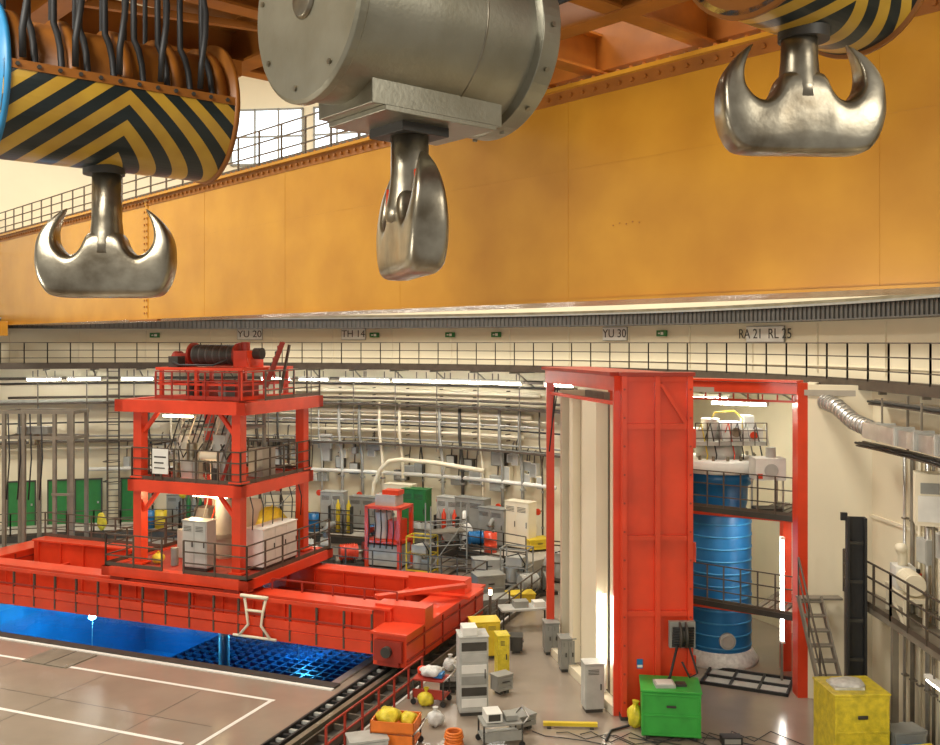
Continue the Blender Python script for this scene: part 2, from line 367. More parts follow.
o.lathe([(.69,.70),(.75,.72),(.75,.90),(.72,.92),(0,.92)],(0,0,0),BSTEEL,72,'X',False)
o.lathe([(.0,-.95),(.12,-.95),(.14,-.93),(.14,-.9)],(0,0,0),STEEL,24,'X')
for k in range(8):
    t=2*math.pi*k/8+.2; o.cyl((-.935,.62*math.cos(t),.62*math.sin(t)),(-.90,.62*math.cos(t),.62*math.sin(t)),.022,STEEL,6,smooth=False)
o.lathe([(.69,.2),(.695,.2),(.695,.22),(.69,.22)],(0,0,0),STEEL,72,'X')
for k in range(14):
    t=2*math.pi*k/14; o.cyl((.81,.74*math.cos(t),.74*math.sin(t)),(.81,.77*math.cos(t),.77*math.sin(t)),.022,STEEL,6,smooth=False)
o.box(-.60,.62,-.38,.34,-.75,-.42,BSTEEL); o.box(-.5,.55,-.40,.36,-.79,-.75,BSTEEL); o.box(-.22,.22,-.22,.22,-.86,-.78,DGREY)
for x in(-.6,-.3,.3,.6):
    for y in(-.6,.6): o.tube([(x,y,.2),(x,y,3.6)],.028,BLACK,8)
o.done(0.006,2)
o=B('striped_hook_block',(2.72,7.75,13.10),AX)
shell(o,-.8,.8,.62,-184,4,CHEV,48)
o.lathe([(0,-.76),(.54,-.76),(.54,.76),(0,.76)],(0,0,0),ORANGE,36,'X')
for x in(-.8,.76): o.lathe([(.0,x),(.65,x),(.65,x+.05),(0,x+.05)],(0,0,0),ORANGE,40,'X')
o.lathe([(.0,-.9),(.2,-.9),(.24,-.8)],(0,0,0),DGREY,20,'X')
o.cyl((-.05,0,-.55),(-.05,0,-.68),.2,DGREY,24)
for x in(-.55,-.3,.3,.55):
    for y in(-.5,.5): o.tube([(x,y,.1),(x,y,3)],.028,BLACK,8)
o.done()
# ---------------------------------------------------------------- refuelling bridge
o=B('refueling_bridge',(0,0,0),FR)
for b0,b1 in((26.4,27.0),(30.2,30.8)):
    o.box(-31.8,-13.3,b0,b1,0.55,1.75,RED); o.box(-31.8,-13.3,b0-.1,b1+.1,1.75,1.82,RED); o.box(-31.8,-13.3,b0-.1,b1+.1,.5,.55,RED)
for a in[-31.5+i*1.2 for i in range(16)]:
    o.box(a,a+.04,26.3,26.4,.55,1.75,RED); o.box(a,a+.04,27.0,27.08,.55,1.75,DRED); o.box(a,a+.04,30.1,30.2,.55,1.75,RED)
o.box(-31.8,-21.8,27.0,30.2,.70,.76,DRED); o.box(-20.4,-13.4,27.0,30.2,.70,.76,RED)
for a in(-30,-27.5,-25,-18,-16,-14.6): o.box(a,a+.15,27,30.2,.76,1.0,RED)
o.box(-19.5,-13.6,29.6,29.66,.76,1.15,DRED)
for a in(-17.2,-15.4): o.box(a,a+.5,28,28.5,.76,1.1,(GREY if a<-16 else DGREY))
o.tube([(-19,28.9,.85),(-17.5,29.2,.85),(-15.5,28.8,.85),(-13.6,29.1,.85)],.06,BLACK)
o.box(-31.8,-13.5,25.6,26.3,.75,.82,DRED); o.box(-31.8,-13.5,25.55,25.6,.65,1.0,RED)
for k in range(20):
    a=-31.7+k*.955; o.box(a,a+.06,25.53,25.6,.7,1.95,RAILM)
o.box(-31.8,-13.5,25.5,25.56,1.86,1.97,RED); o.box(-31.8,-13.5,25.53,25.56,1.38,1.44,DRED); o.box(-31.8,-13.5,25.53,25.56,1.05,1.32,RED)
for a0 in(-13.4,-33.1):
    o.box(a0,a0+1.1,25.4,31.6,.42,1.35,RED); o.box(a0-.06,a0+1.16,25.3,31.7,1.35,1.42,RED)
    for b in(25.9,26.7,30.3,31.1): o.cyl((a0+.2,b,.42),(a0+.9,b,.42),.24,STEEL,18)
    for b in(25.4,31.6): o.box(a0+.2,a0+.9,b-.12,b+.12,.45,.95,DRED)
    for b in(26.6,28,29.4,30.8): o.box(a0+1.1,a0+1.14,b,b+.05,.45,1.35,DRED)
    for z in(.6,1.1): o.box(a0+1.1,a0+1.14,25.4,31.6,z,z+.05,DRED)
    o.box(a0+.1,a0+1.0,25.25,25.38,.6,1.2,DRED); o.cyl((a0+.55,25.1,.9),(a0+.55,25.25,.9),.16,DGREY)
o.box(-13.9,-12.2,26.5,27.1,1.42,1.9,RED); o.box(-14.5,-12.0,29.6,30.9,1.42,1.5,RED); o.box(-14.4,-12.3,29.9,30.5,1.5,1.95,RED)
o.beam((-14.3,27.3,1.86),(-12.2,29.7,1.86),.3,.12,RED)
o.rail([(-18,27.0,1.82),(-13.4,27.0,1.82)],0.35,DRED,1.2,0.05,False,0)
o.rail([(-31.8,30.8,1.82),(-24.3,30.8,1.82)],1.0,RAILM,1.2,0.05)
o.done()
o=B('hanging_sling_frame',(0,0,0),FR)
for a,s in((-18.0,1),(-17.2,-1)):
    o.tube([(a,25.45,1.95),(a+.1*s,25.42,1.5),(a+.16*s,25.42,1.1),(a-.2*s,25.42,.7)],.045,CREAM2)
o.tube([(-18.4,25.42,.72),(-16.8,25.42,.72)],.045,CREAM2); o.tube([(-17.9,25.42,1.55),(-17.3,25.42,1.55)],.045,CREAM2); o.tube([(-18.1,25.4,2.0),(-17.1,25.4,2.0)],.06,CREAM2); o.done()
# ---------------------------------------------------------------- refuelling machine tower
o=B('refueling_machine',(0,0,0),FR)
A0,A1,B0,B1=-23.2,-19.1,26.7,30.6
for a in(A0,A1):
    for b in(B0,B1):
        o.box(a-.17,a+.17,b-.17,b+.17,2.3,7.7,RED)
        for z in(2.3,5.3): o.box(a-.25,a+.25,b-.25,b+.25,z,z+.06,RED)
def ring(a0,a1,b0,b1,z0,z1,w,m=RED):
    o.box(a0,a1,b0,b0+w,z0,z1,m); o.box(a0,a1,b1-w,b1,z0,z1,m); o.box(a0,a0+w,b0,b1,z0,z1,m); o.box(a1-w,a1,b0,b1,z0,z1,m)
ring(-24.2,-18.2,25.9,31.3,1.98,2.3,.35); ring(-23.5,-18.8,26.4,30.9,4.85,5.25,.3); ring(-23.9,-18.5,26.2,31.1,7.6,8.02,.35)
o.box(-24,-18.4,26.1,31.1,2.22,2.28,DRED); o.box(-23.3,-21.9,26.6,30.7,5.15,5.2,DRED); o.box(-20.3,-19,26.6,30.7,5.15,5.2,DRED); o.box(-23.7,-18.7,26.4,30.9,7.9,7.98,DRED)
for b in(26.3,30.9):
    for a in(-23.6,-18.9): o.box(a-.3,a+.3,b-.3,b+.3,1.83,1.98,DRED)
for z in(7.6,4.85):
    for s,a in((1,A0+.17),(-1,A1-.17)): o.beam((a,B0,z-.7),(a+s*.6,B0,z),.12,.12,RED)
o.beam((-18.3,26.2,2.0),(-19.0,26.5,1.85),.2,.2,RED)
o.rail([(-24.1,26.0,2.3),(-21.7,26.0,2.3)],1.1,RAILM,1.1,.05); o.rail([(-20.8,26.0,2.3),(-18.3,26.0,2.3),(-18.3,31.2,2.3)],1.1,RAILM,1.1,.05); o.rail([(-24.1,26,2.3),(-24.1,31.2,2.3)],1.1,RAILM,1.1,.05)
o.rail([(-23.4,26.5,5.25),(-18.9,26.5,5.25),(-18.9,30.8,5.25),(-23.4,30.8,5.25),(-23.4,26.5,5.25)],1.1,RAILM,.85,.05)
for a in(-22.7,-21.2,-19.4):
    for b in(27.2,30.0): o.box(a-.06,a+.06,b-.06,b+.06,8.02,9.1,RED)
o.box(-22.85,-19.2,27.05,30.15,9.02,9.12,RED); ring(-22.8,-19.3,27.1,30.1,8.5,8.58,.06)
for k in range(4): o.box(-22.3+k*.7,-22.0+k*.7,28,29,8.02,8.6,(DGREY,RED,GREY,DRED)[k])
o.rail([(-22.8,27.0,8.02),(-19.3,27.0,8.02)],.95,DRED,.7,.05); o.rail([(-19.2,27.0,8.02),(-19.2,30.2,8.02)],.95,RED,.7,.05)
o.cyl((-22.0,28.2,9.55),(-20.2,28.2,9.55),.34,DGREY,24)
for k in range(18): o.lathe([(.34,-22.0+k*.1),(.36,-21.97+k*.1),(.34,-21.94+k*.1)],(0,28.2,9.55),DGREY if k%3 else RAILB,20,'X')
for a in(-22.1,-20.15): o.cyl((a-.04,28.2,9.55),(a+.04,28.2,9.55),.43,DRED,24)
o.box(-20.05,-19.5,27.7,28.7,9.12,9.7,RED); o.box(-22.7,-22.2,27.9,28.5,9.12,9.6,DRED); o.cyl((-22.9,28.2,9.4),(-22.7,28.2,9.4),.28,DRED,18); o.cyl((-19.5,28.2,9.6),(-19.2,28.2,9.6),.2,DGREY)
o.cyl((-22.4,29.4,9.3),(-21.2,29.4,9.3),.18,RED); o.box(-21.1,-20.3,29.2,29.8,9.12,9.6,RED); o.box(-22.5,-22.1,27.3,27.7,9.12,9.5,DGREY); o.cyl((-19.9,28.2,9.7),(-19.9,28.2,10.0),.16,DRED,14)
o.tube([(-22.3,27.3,9.3),(-21.9,27.15,9.2),(-20.5,27.15,9.2),(-20,27.3,9.4)],.04,BLACK)
o.beam((-19.0,28.0,8.4),(-18.55,28.4,10.0),.08,.1,DRED); o.beam((-19.3,28.6,8.4),(-18.85,29.0,10.0),.08,.1,DRED); o.beam((-19.0,29.0,8.2),(-18.75,29.2,9.9),.08,.08,RAILM)
for k in range(7): o.beam((-19.0+k*.06,28.0+k*.05,8.6+k*.2),(-19.3+k*.06,28.6+k*.05,8.65+k*.2),.05,.12,BLACK if k%2 else DRED)
o.rail([(-18.6,27.5,8.02),(-18.6,31,8.02)],1.0,RAILM,.8,.045)
o.cyl((-21.1,28.6,1.0),(-21.1,28.6,7.6),.30,LGREY,24); o.cyl((-21.1,28.6,-1.9),(-21.1,28.6,1.0),.2,ALU,18)
for z in(3,4.4,5.6,6.6): o.cyl((-21.1,28.6,z),(-21.1,28.6,z+.15),.4,GREY,24)
o.box(-22.3,-21.8,27.5,28.3,5.2,6.7,WHITE); o.box(-20.6,-20.1,27.3,28.0,5.2,6.8,LGREY); o.box(-20.2,-19.6,28.8,29.6,5.2,6.2,LGREY)
o.box(-22.8,-22.3,28.9,29.8,5.2,6.3,GREY)
for k in range(12): o.tube([(-22.5+k*.22,27.4,5.25),(-22.5+k*.22,27.3,6.0+.1*(k%3)),(-22.3+k*.22,27.5,7.0),(-22.2+k*.22,27.7,7.6)],.025,(BLACK,GREY,DGREY,CREAM2,BLACK)[k%5])
for k in range(8): o.tube([(-22.9+k*.45,27.2,6.3+.1*(k%4)),(-22.6+k*.45,27.1,6.0),(-22.3+k*.45,27.2,6.5)],.03,(DGREY,LGREY,BLACK)[k%3])
for k in range(5): o.cyl((-22.7+k*.8,27.0,5.25),(-22.7+k*.8,27.0,5.7+.12*(k%3)),.12,(DGREY,STEEL,GREY)[k%3],12); 
o.cyl((-20.9,27.1,6.1),(-20.2,27.1,6.1),.16,CREAM2,14); o.box(-21.7,-21.1,27.0,27.4,5.25,5.9,LGREY); o.cyl((-21.4,27.2,5.9),(-21.4,27.2,6.5),.18,STEEL,16)
ring(-22.2,-20.0,27.6,29.6,6.9,7.0,.1,GREY)
for a in(-22.15,-20.05): 
    for b in(27.65,29.55): o.box(a-.05,a+.05,b-.05,b+.05,5.2,7.6,GREY)
o.beam((-20.0,27.0,5.3),(-19.5,27.5,7.4),.1,.1,DRED); o.beam((-20.4,27.0,5.3),(-19.9,27.5,7.4),.1,.1,LGREY)
o.box(-22.4,-21.2,26.9,27.0,7.4,7.48,LAMPW)
o.box(-22.0,-20.6,28.0,28.1,4.5,4.6,LAMPW)
o.box(-22.6,-20.4,29.9,30.0,2.3,4.2,CREAM2)
o.box(-22.6,-21.9,27.9,28.5,2.3,3.3,LGREY); o.box(-22.7,-22.1,29,29.6,2.3,3.9,GREY); o.cyl((-21.9,26.9,2.3),(-21.9,26.9,2.9),.13,GREY,14)
for k in range(5): o.tube([(-22.4+k*.4,28.9,4.85),(-22.3+k*.4,28.7,4.2),(-22.5+k*.4,28.6,3.4),(-22.4+k*.4,28.8,2.3)],.03,(BLACK,GREY,RED,BLACK,YEL)[k])
for k in range(6): o.tube([(-18.9,27+k*.6,4.9),(-18.75,27+k*.6,4.4),(-18.85,27.1+k*.6,3.7)],.02,BLACK)
o.done()
def cabinet(name,loc,w,d,h,m,rz=0,doors=2,vent=True,plinth=.1,top=None):
    o=B(name,loc,rz)
    o.box(-w/2+.03,w/2-.03,-d/2+.03,d/2-.03,0,plinth,DGREY); o.box(-w/2,w/2,-d/2,d/2,plinth,h,m)
    dw=(w-.04)/doors
    for k in range(doors):
        x0=-w/2+.02+k*dw; o.box(x0+.015,x0+dw-.015,-d/2-.02,-d/2,plinth+.04,h-.04,m)
        o.box(x0+dw-.09,x0+dw-.06,-d/2-.05,-d/2-.02,h*.48,h*.6,DGREY)
        if vent:
            for j in range(4): o.box(x0+.06,x0+dw-.12,-d/2-.028,-d/2-.02,h*.8+j*.03*h,h*.81+j*.03*h,DGREY)
    o.box(-w/2-.02,w/2+.02,-d/2-.03,d/2+.02,h,h+.03,top or m)
    return o
cabinet('control_cabinet',P(-20.75,26.75,2.3),1.0,.5,1.65,LGREY,FR,2).done(); cabinet('switchgear_cabinet',P(-18.95,28.4,2.3),2.1,.7,1.35,WHITE,FR+R2(90),3,False).done()
o=B('notice_board',(P(-22.1,26.42,5.3)),FR); o.box(-.33,.33,-.03,.0,.2,1.05,WHITE); o.box(-.25,.25,-.035,-.03,.75,.8,DGREY); o.box(-.25,.15,-.035,-.03,.55,.6,DGREY); o.box(-.25,.2,-.035,-.03,.38,.42,DGREY); o.box(-.04,.04,0,.04,0,1,RAILM); o.done()
o=B('yellow_tool_bag',P(-22.6,26.9,2.3),FR); o.blob((0,0,.18),(.22,.18,.18),YELP,3); o.tube([(-.15,0,.28),(0,0,.42),(.15,0,.28)],.02,YEL); o.done()
o=B('yellow_equipment_bag',P(-19.8,29.7,2.3),FR); o.blob((0,0,.85),(.7,.5,.85),YELP,5); o.tube([(-.3,0,1.5),(0,0,1.75),(.3,0,1.5)],.03,YEL); o.done()
# ---------------------------------------------------------------- rail track strip
o=B('bridge_rail_track',(0,0,0),FR)
o.box(-13.6,-11.9,14,36.5,0.0,0.05,DGREY)
for a in(-13.5,-13.15): o.box(a,a+.06,14,36.5,.05,.2,BLACK)
o.box(-12.98,-12.82,14,36.5,.05,.18,BSTEEL); o.box(-12.55,-12.5,14,36.5,.05,.25,RAILM); o.box(-12.0,-11.94,14,36.5,.05,.3,RAILM)
for k in range(75):
    b=14+k*.3; o.box(-13.44,-13.15,b,b+.1,.06,.14,LGREY if k%2 else BLACK)
for k in range(30):
    b=14+k*.75; o.box(-12.5,-12.0,b,b+.08,.06,.2,RAILM)
o.box(-11.86,-11.8,14,36.5,0,.02,LINE); o.box(-13.72,-13.66,14,36.5,0,.02,LINE)
o.done()
o=B('trackside_railing',(0,0,0),FR); o.rail([(-11.6,28.6,0),(-11.6,36.2,0)],1.1,RAILM,1.2,.05); o.rail([(-11.7,19.8,0),(-11.7,25.2,0)],.9,DRED,.9,.05,False,1); o.done()
o=B('pool_side_railing',(0,0,0),FR); o.rail([(-14.0,32.0,0),(-14.0,36.4,0),(-31,36.4,0)],1.1,RAILM,1.3,.05); o.rail([(-16.2,36.8,0),(-16.2,38.5,0),(-13,38.5,0)],1.1,RAILM,1.3,.05); o.done()
# ---------------------------------------------------------------- back platform and wall equipment
o=B('back_platform',C); o.arc(23.4,26.98,0,.8,46,140,CONC,60); o.arc(23.35,23.4,.55,.86,46,140,DGREY,60); o.rail([L(46+3*i,23.5,.8) for i in range(31)],1.1,RAILM,1.2,.05); o.done()
for k in range(12):
    R=26.72-.1*(k%2); z=(7.55,7.2,6.55,6.1,5.6,3.5,7.9,5.2,6.35,4.6,7.0,5.9)[k]; r=(.09,.06,.13,.05,.08,.1,.05,.045,.05,.07,.09,.04)[k]
    o=B('pipe_run',C); o.tube([L(th,R,z) for th in range((50,46,51,50,52,48,46,46,48,84,84,46)[k],(82,112,84,96,80,104,118,118,90,118,118,118)[k],2)],r,(CREAM2,RAILM,CREAM2,ALU,CREAM2,WHITE,DGREY,GREY,CREAM2,CREAM2,LGREY,BLACK)[k],8)
    for th in range(54,80,4): o.beam(L(th,R,z-.2),L(th,26.98,z-.2),.05,.05,RAILM)
    o.done()
o=B('cable_tray',C)
for z in(8.1,6.85,4.9):
    o.arc(26.3,26.36,z,z+.10,46,118,RAILM,60); o.arc(26.85,26.9,z,z+.12,46,118,RAILM,60)
    for k in range(144): th=46+k*.5; o.beam(L(th,26.33,z+.02),L(th,26.88,z+.02),.05,.02,RAILM)
    for k in range(5): o.tube([L(46+i*3,26.42+k*.1,z+.07) for i in range(25)],.035,(BLACK,LGREY,DGREY)[k%3])
for th in range(47,118,5): o.beam(L(th,26.4,4.7),L(th,26.4,8.6),.05,.05,GALM)
o.done()
for th in(106,101.8,96,80,75.5,70.5,68,64,60.5,57.5,54.5,51.5,45,113):
    z=8.2; o=B('fluorescent_lamp',W(th,25.15,z),R2(th+90)); o.box(-.8,.8,-.1,.1,0,.09,WHITE); o.cyl((-.75,0,-.04),(.75,0,-.04),.06,LAMP,8)
    for x in(-.5,.5): o.box(x-.02,x+.02,-.02,.02,.09,.38,GALM)
    o.box(-.8,-.76,-.06,.06,-.08,0,WHITE); o.box(.76,.8,-.06,.06,-.08,0,WHITE); o.done()
cabs=[('green_cabinet',63.3,25.5,1.3,2.2,GREEN),('grey_cabinet',56.5,25.6,1.6,2.0,GREY),('grey_cabinet',59.5,25.8,1.2,1.9,LGREY),('beige_cabinet',65.8,25.9,1.5,2.3,CREAM2),('grey_cabinet',53.5,25.4,1.4,1.7,GREY),
      ('grey_cabinet',70,25.8,1.4,1.6,GREY),('grey_cabinet',73.5,25.6,1.2,1.8,LGREY),('grey_cabinet',87,25.6,1.5,1.9,LGREY),('grey_cabinet',91.5,25.6,1.2,1.5,GREY),('beige_cabinet',50.6,25.6,1.3,2.1,CREAM2)]
for nme,th,R,w,h,m in cabs:
    cabinet(nme,W(th,R,.8),w,.6,h,m,R2(th-90),2).done()
for i,th in enumerate((97.0,101.8,104.6,108.6)):
    o=B('door_%d'%(i+1),W(th,26.4,.8),R2(th-90)); o.box(-.6,.6,-.05,.05,0,2.2,GREEN); o.box(-.66,-.6,-.09,.05,0,2.26,DGREY); o.box(.6,.66,-.09,.05,0,2.26,DGREY); o.box(-.66,.66,-.09,.05,2.2,2.26,DGREY); o.box(.42,.5,-.1,-.05,1,1.1,ALU); o.done()
random.seed(3)
for k in range(56):
    th=random.uniform(49,98); z=random.uniform(2.9,4.8); w=random.uniform(.25,.8); h=random.uniform(.3,.8)
    o=B('junction_box',W(th,26.75,z),R2(th-90)); o.box(-w/2,w/2,-.12,.17,0,h,random.choice([LGREY,GREY,WHITE,CREAM2,DGREY])); o.box(-w/2+.03,w/2-.03,-.135,-.12,.03,h-.03,random.choice([LGREY,GREY])); o.tube([(0,0,h),(0,.05,h+.5),(.05,.08,max(5.0,z+h+.6)-z)],.03,RAILM); o.done()
for k in range(20):
    th=49.5+k*2.4; r=random.choice([.04,.06,.08]); m=random.choice([CREAM2,LGREY,GREY,RAILM,DGREY])
    o=B('riser_pipe',C); o.tube([L(th,26.6,.8),L(th,26.6,3+.3*(k%3)),L(th,26.55,4.3),L(th+.4,26.6,5.4),L(th+.4,26.6,7.0)],r,m,8)
    for z in(1.6,3.2,6.0): o.cyl(L(th,26.6,z),L(th,26.6,z+.08),r*1.7,GREY,10)
    o.cyl(L(th,26.2,2.4),L(th,26.25,2.4),.15,RED,14); o.cyl(L(th,26.25,2.4),L(th,26.6,2.4),.03,STEEL,6); o.done()
o=B('bent_pipe',C); o.tube([L(69.5,26.2,.8),L(69.5,26.2,2.2),L(69.3,26.2,3.0),L(68.6,26.2,3.7),L(67.5,26.2,4.15),L(66,26.2,4.25),L(62,26.2,4.2),L(56,26.2,4.0)],.11,CREAM2,10); o.cyl(L(69.5,26.2,1.3),L(69.5,26.2,1.4),.22,GREY); o.done()
def pump(name,loc,m,rz=0,s=1.0,m2=None):
    o=B(name,loc,rz); m2=m2 or GREY
    o.box(-.9*s,.9*s,-.4*s,.4*s,0,.15*s,DGREY); o.cyl((-.75*s,0,.6*s),(.05*s,0,.6*s),.34*s,m,20)
    for k in range(7): o.lathe([(.34*s,(-.7+k*.1)*s),(.38*s,(-.7+k*.1)*s),(.38*s,(-.67+k*.1)*s),(.34*s,(-.67+k*.1)*s)],(0,0,.6*s),m,20,'X')
    o.box(-.65*s,-.55*s,-.25*s,.25*s,.15*s,.5*s,DGREY); o.box(-.15*s,-.05*s,-.25*s,.25*s,.15*s,.5*s,DGREY); o.cyl((.05*s,0,.6*s),(.3*s,0,.6*s),.1*s,STEEL)
    o.cyl((.3*s,0,.6*s),(.7*s,0,.6*s),.42*s,m2,20); o.box(.35*s,.65*s,-.3*s,.3*s,.15*s,.4*s,DGREY); o.tube([(.5*s,0,.9*s),(.5*s,0,1.35*s),(.6*s,.1*s,1.5*s),(.85*s,.3*s,1.5*s)],.12*s,m2,10); o.cyl((.5*s,0,1.2*s),(.5*s,0,1.26*s),.2*s,STEEL)
    return o
pump('red_pump_unit',P(-20.9,38.0),RED,.3,1.0,DRED).done(); pump('grey_pump_unit',P(-16.9,40.2,.8),GREY,.8,.9,WHITE).done()
pump('blue_pump_unit',P(-15.6,39.9,.8),BLUE,.2,.8,GREY).done(); pump('grey_pump_unit',P(-23,37.8),LGREY,.1,1.1).done()
pump('blue_motor_unit',W(66,24.2,.8),BLUE,.2,.7).done()
o=B('red_machine_frame',P(-19.5,38.5),FR)
for x in(-.8,.8):
    for y in(-.6,.6): o.box(x-.08,x+.08,y-.08,y+.08,0,2.7,RED)
for z in(1.1,2.6): o.box(-.88,.88,-.68,.68,z,z+.12,RED)
o.box(-.8,.8,-.6,.6,.1,1.0,LGREY); o.cyl((-.3,0,1.25),(-.3,0,2.4),.4,WHITE,20); o.box(.1,.7,-.4,.4,1.22,2.1,RED); o.box(-.5,.5,-.4,.4,2.72,3.2,LGREY); o.box(-.2,.6,-.3,.3,3.2,3.4,RED)
for k in range(5): o.tube([(-.7+k*.3,-.65,2.6),(-.6+k*.3,-.75,1.8),(-.7+k*.3,-.7,.9)],.03,BLACK)
o.done()
def crate(name,loc,w,d,h,m,rz=0,lid=None):
    o=B(name,loc,rz); o.box(-w/2,w/2,-d/2,d/2,.1,h,m)
    for x in(-w/2,w/2-.06):
        for y in(-d/2-.02,d/2-.04): o.box(x,x+.06,y,y+.06,.1,h+.02,m)
    for z in(.12,h/2,h-.08): o.box(-w/2-.01,w/2+.01,-d/2-.025,-d/2,z,z+.06,m)
    for x in(-w/2+.1,w/2-.18): o.box(x,x+.1,-d/2+.05,d/2-.05,0,.1,DGREY)
    o.box(-w/2-.03,w/2+.03,-d/2-.03,d/2+.03,h,h+.05,lid or m); o.box(-.12,.12,-d/2-.06,-d/2-.03,h*.7,h*.75,DGREY)
    return o
crate('grey_tool_crate',P(-14.6,38.0),1.2,.8,.8,LGREY,.2).done(); crate('yellow_tool_crate',P(-13.2,40.4,.8),1.0,.7,.5,YEL,.4).done()
crate('red_tool_crate',P(-27,37.6),1.6,1,1,RED,FR).done(); crate('grey_tool_crate',P(-25,37.8),1.4,1,1.2,LGREY,FR).done()
def drum(name,loc,m,r=.29,h=.88):
    o=B(name,loc); o.lathe([(0,0),(r,0),(r,h*.33),(r+.015,h*.34),(r,h*.36),(r,h*.66),(r+.015,h*.67),(r,h*.69),(r,h),(r-.02,h),(r-.02,h-.03),(0,h-.03)],(0,0,0),m,20); o.cyl((r*.4,0,h-.03),(r*.4,0,h),.04,DGREY,8); o.done()
for k,(th,R) in enumerate(((75,24.6),(76.3,24.8),(61.4,24.3),(60.4,24.5),(52,24.2),(93,24.5),(94.3,24.6))): drum('steel_drum',W(th,R,.8),(BLUE,YEL,GREY,GREY,RED,YEL,BLUE)[k])
def bottles(loc,rz,m):
    o=B('gas_bottle_rack',loc,rz)
    for k in range(4): o.lathe([(0,.05),(.11,.05),(.11,1.35),(.04,1.5),(.04,1.6),(0,1.6)],(-.42+k*.28,0,0),m if k%2 else GREY,14)
    for z in(.4,1.1): o.box(-.6,.6,-.14,-.12,z,z+.05,DGREY)
    for x in(-.6,.56): o.box(x,x+.04,-.15,.15,0,1.3,DGREY)
    o.box(-.6,.6,-.15,.15,0,.05,DGREY); o.done()
bottles(W(58,24.4,.8),R2(-30),RED); bottles(W(71.5,24.5,.8),R2(-18),YEL); bottles(W(89.5,24.5,.8),0,GREEN)
def scaffold(loc,rz,w,h):
    o=B('scaffold_tower',loc,rz)
    for x in(-w/2,w/2):
        for y in(-.45,.45): o.cyl((x,y,0),(x,y,h),.03,GREY,8)
    z=.4
    while z<h:
        for y in(-.45,.45): o.cyl((-w/2,y,z),(w/2,y,z),.022,GREY,6)
        for x in(-w/2,w/2): o.cyl((x,-.45,z),(x,.45,z),.022,GREY,6)
        z+=.9
    o.cyl((-w/2,-.45,.4),(w/2,-.45,h-.6),.022,GREY,6); o.box(-w/2,w/2,-.4,.4,h-1.2,h-1.14,GALM); o.done()
scaffold(W(55,22.6,0),.3,1.6,3.0); scaffold(W(78.5,24.4,.8),.1,1.8,3.0)
def cage(name,loc,rz,m):
    o=B(name,loc,rz)
    for x in(-.6,.55):
        for y in(-.4,.35): o.box(x,x+.05,y,y+.05,0,1.6,m)
    for z in(.1,.8,1.55): 
        for y in(-.4,.35): o.box(-.6,.6,y,y+.05,z,z+.05,m)
        for x in(-.6,.55): o.box(x,x+.05,-.4,.4,z,z+.05,m)
    o.box(-.55,.55,-.35,.35,.15,.18,DGREY); o.cyl((-.2,0,.18),(-.2,0,.75),.22,LGREY,16); o.box(.05,.5,-.25,.25,.18,.6,GREY); o.box(-.4,.3,-.25,.25,.85,1.2,LGREY); o.tube([(.3,0,.6),(.45,-.3,1.0),(.2,-.35,1.4),(-.3,-.3,1.25)],.03,BLACK); o.done()
for k,(a,b,m) in enumerate(((-17.6,37.9,YEL),(-13.0,37.2,GREY),(-11.4,38.6,RAILM),(-28.8,37.6,GREY))): cage('equipment_skid',P(a,b),FR,m)
for k,(a,b,z) in enumerate(((-31.7,34,0),(-30.9,38.6,.8))):
    o=B('yellow_lifebuoy_post',P(a,b,z)); o.cyl((0,0,0),(0,0,2.2),.05,RAILM); o.blob((0,-.1,1.9),(.2,.15,.4),YELP,k); o.done()
o=B('steel_gantry',(-18.7,42,0),R2(-6))
for x in(-1.4,-.5,.9,1.7):
    for y in(-.6,.6): o.box(x-.07,x+.07,y-.07,y+.07,0,7.0,GALM)
for z in(6.9,5.8): 
    for y in(-.6,.6): o.box(-1.6,1.8,y-.06,y+.06,z,z+.14,GALM)
for x in(-1.4,1.7):
    for z in(6.9,5.8): o.box(x-.06,x+.06,-.6,.6,z,z+.14,GALM)
o.cyl((-.4,0,5.5),(-.4,0,6.0),.2,STEEL); o.box(-1,.4,-.3,.3,6.0,6.3,GREY); o.box(.8,1.8,-.7,-.6,3.4,3.5,GALM)
for k in range(4): o.tube([(-1.2+k*.5,-.65,6.9),(-1.1+k*.5,-.7,5.0),(-1.25+k*.5,-.68,3.2)],.03,BLACK)
o.done()
for th,zt in((99.0,8.7),(113,8.7)):
    o=B('cage_ladder',W(th,25.9,0),R2(th-90)); 
    for x in(-.28,.28): o.box(x-.04,x+.04,-.04,.04,.8,zt,RAILM)
    for k in range(26): o.box(-.28,.28,-.02,.02,1+k*.3,1.04+k*.3,RAILM)
    for k in range(6):
        z=3+k*1.0; o.tube([(-.28,0,z),(-.4,-.4,z),(0,-.7,z),(.4,-.4,z),(.28,0,z)],.03,RAILM)
    o.done()
# ---------------------------------------------------------------- compartment of the steam generator
RP=Vector((9.35,27.2,0)); LP=Vector((6.55,29.2,0))
Z=lambda z:Vector((0,0,z))
o=B('compartment_door_frame')
d=(RP-LP).normalized(); nrm=Vector((-d.y,d.x,0))
o.beam(LP,LP+Z(8.85),.12,.3,RED)
o.beam(RP,RP+Z(8.85),.28,.45,RED); o.beam(RP+nrm*.25,RP+nrm*.25+Z(8.6),.5,.1,DRED)
o.beam(LP+Z(8.68),RP+Z(8.68),.45,.3,RED); o.beam(LP+Z(8.3),RP+Z(8.3),.08,.06,RED)
o.beam(LP+Z(8.88),RP+Z(8.88),.6,.06,RED)
for k in range(8): c=LP.lerp(RP,(k+.5)/8); o.beam(c+Z(8.3),c+Z(8.55),.04,.04,RED)
ip=RP+nrm*.9-d*.35
o.beam(ip,ip+Z(8.5),.2,.2,RED)
ip2=RP+nrm*2.4-d*.5; o.beam(ip2,ip2+Z(8.5),.25,.35,DRED)
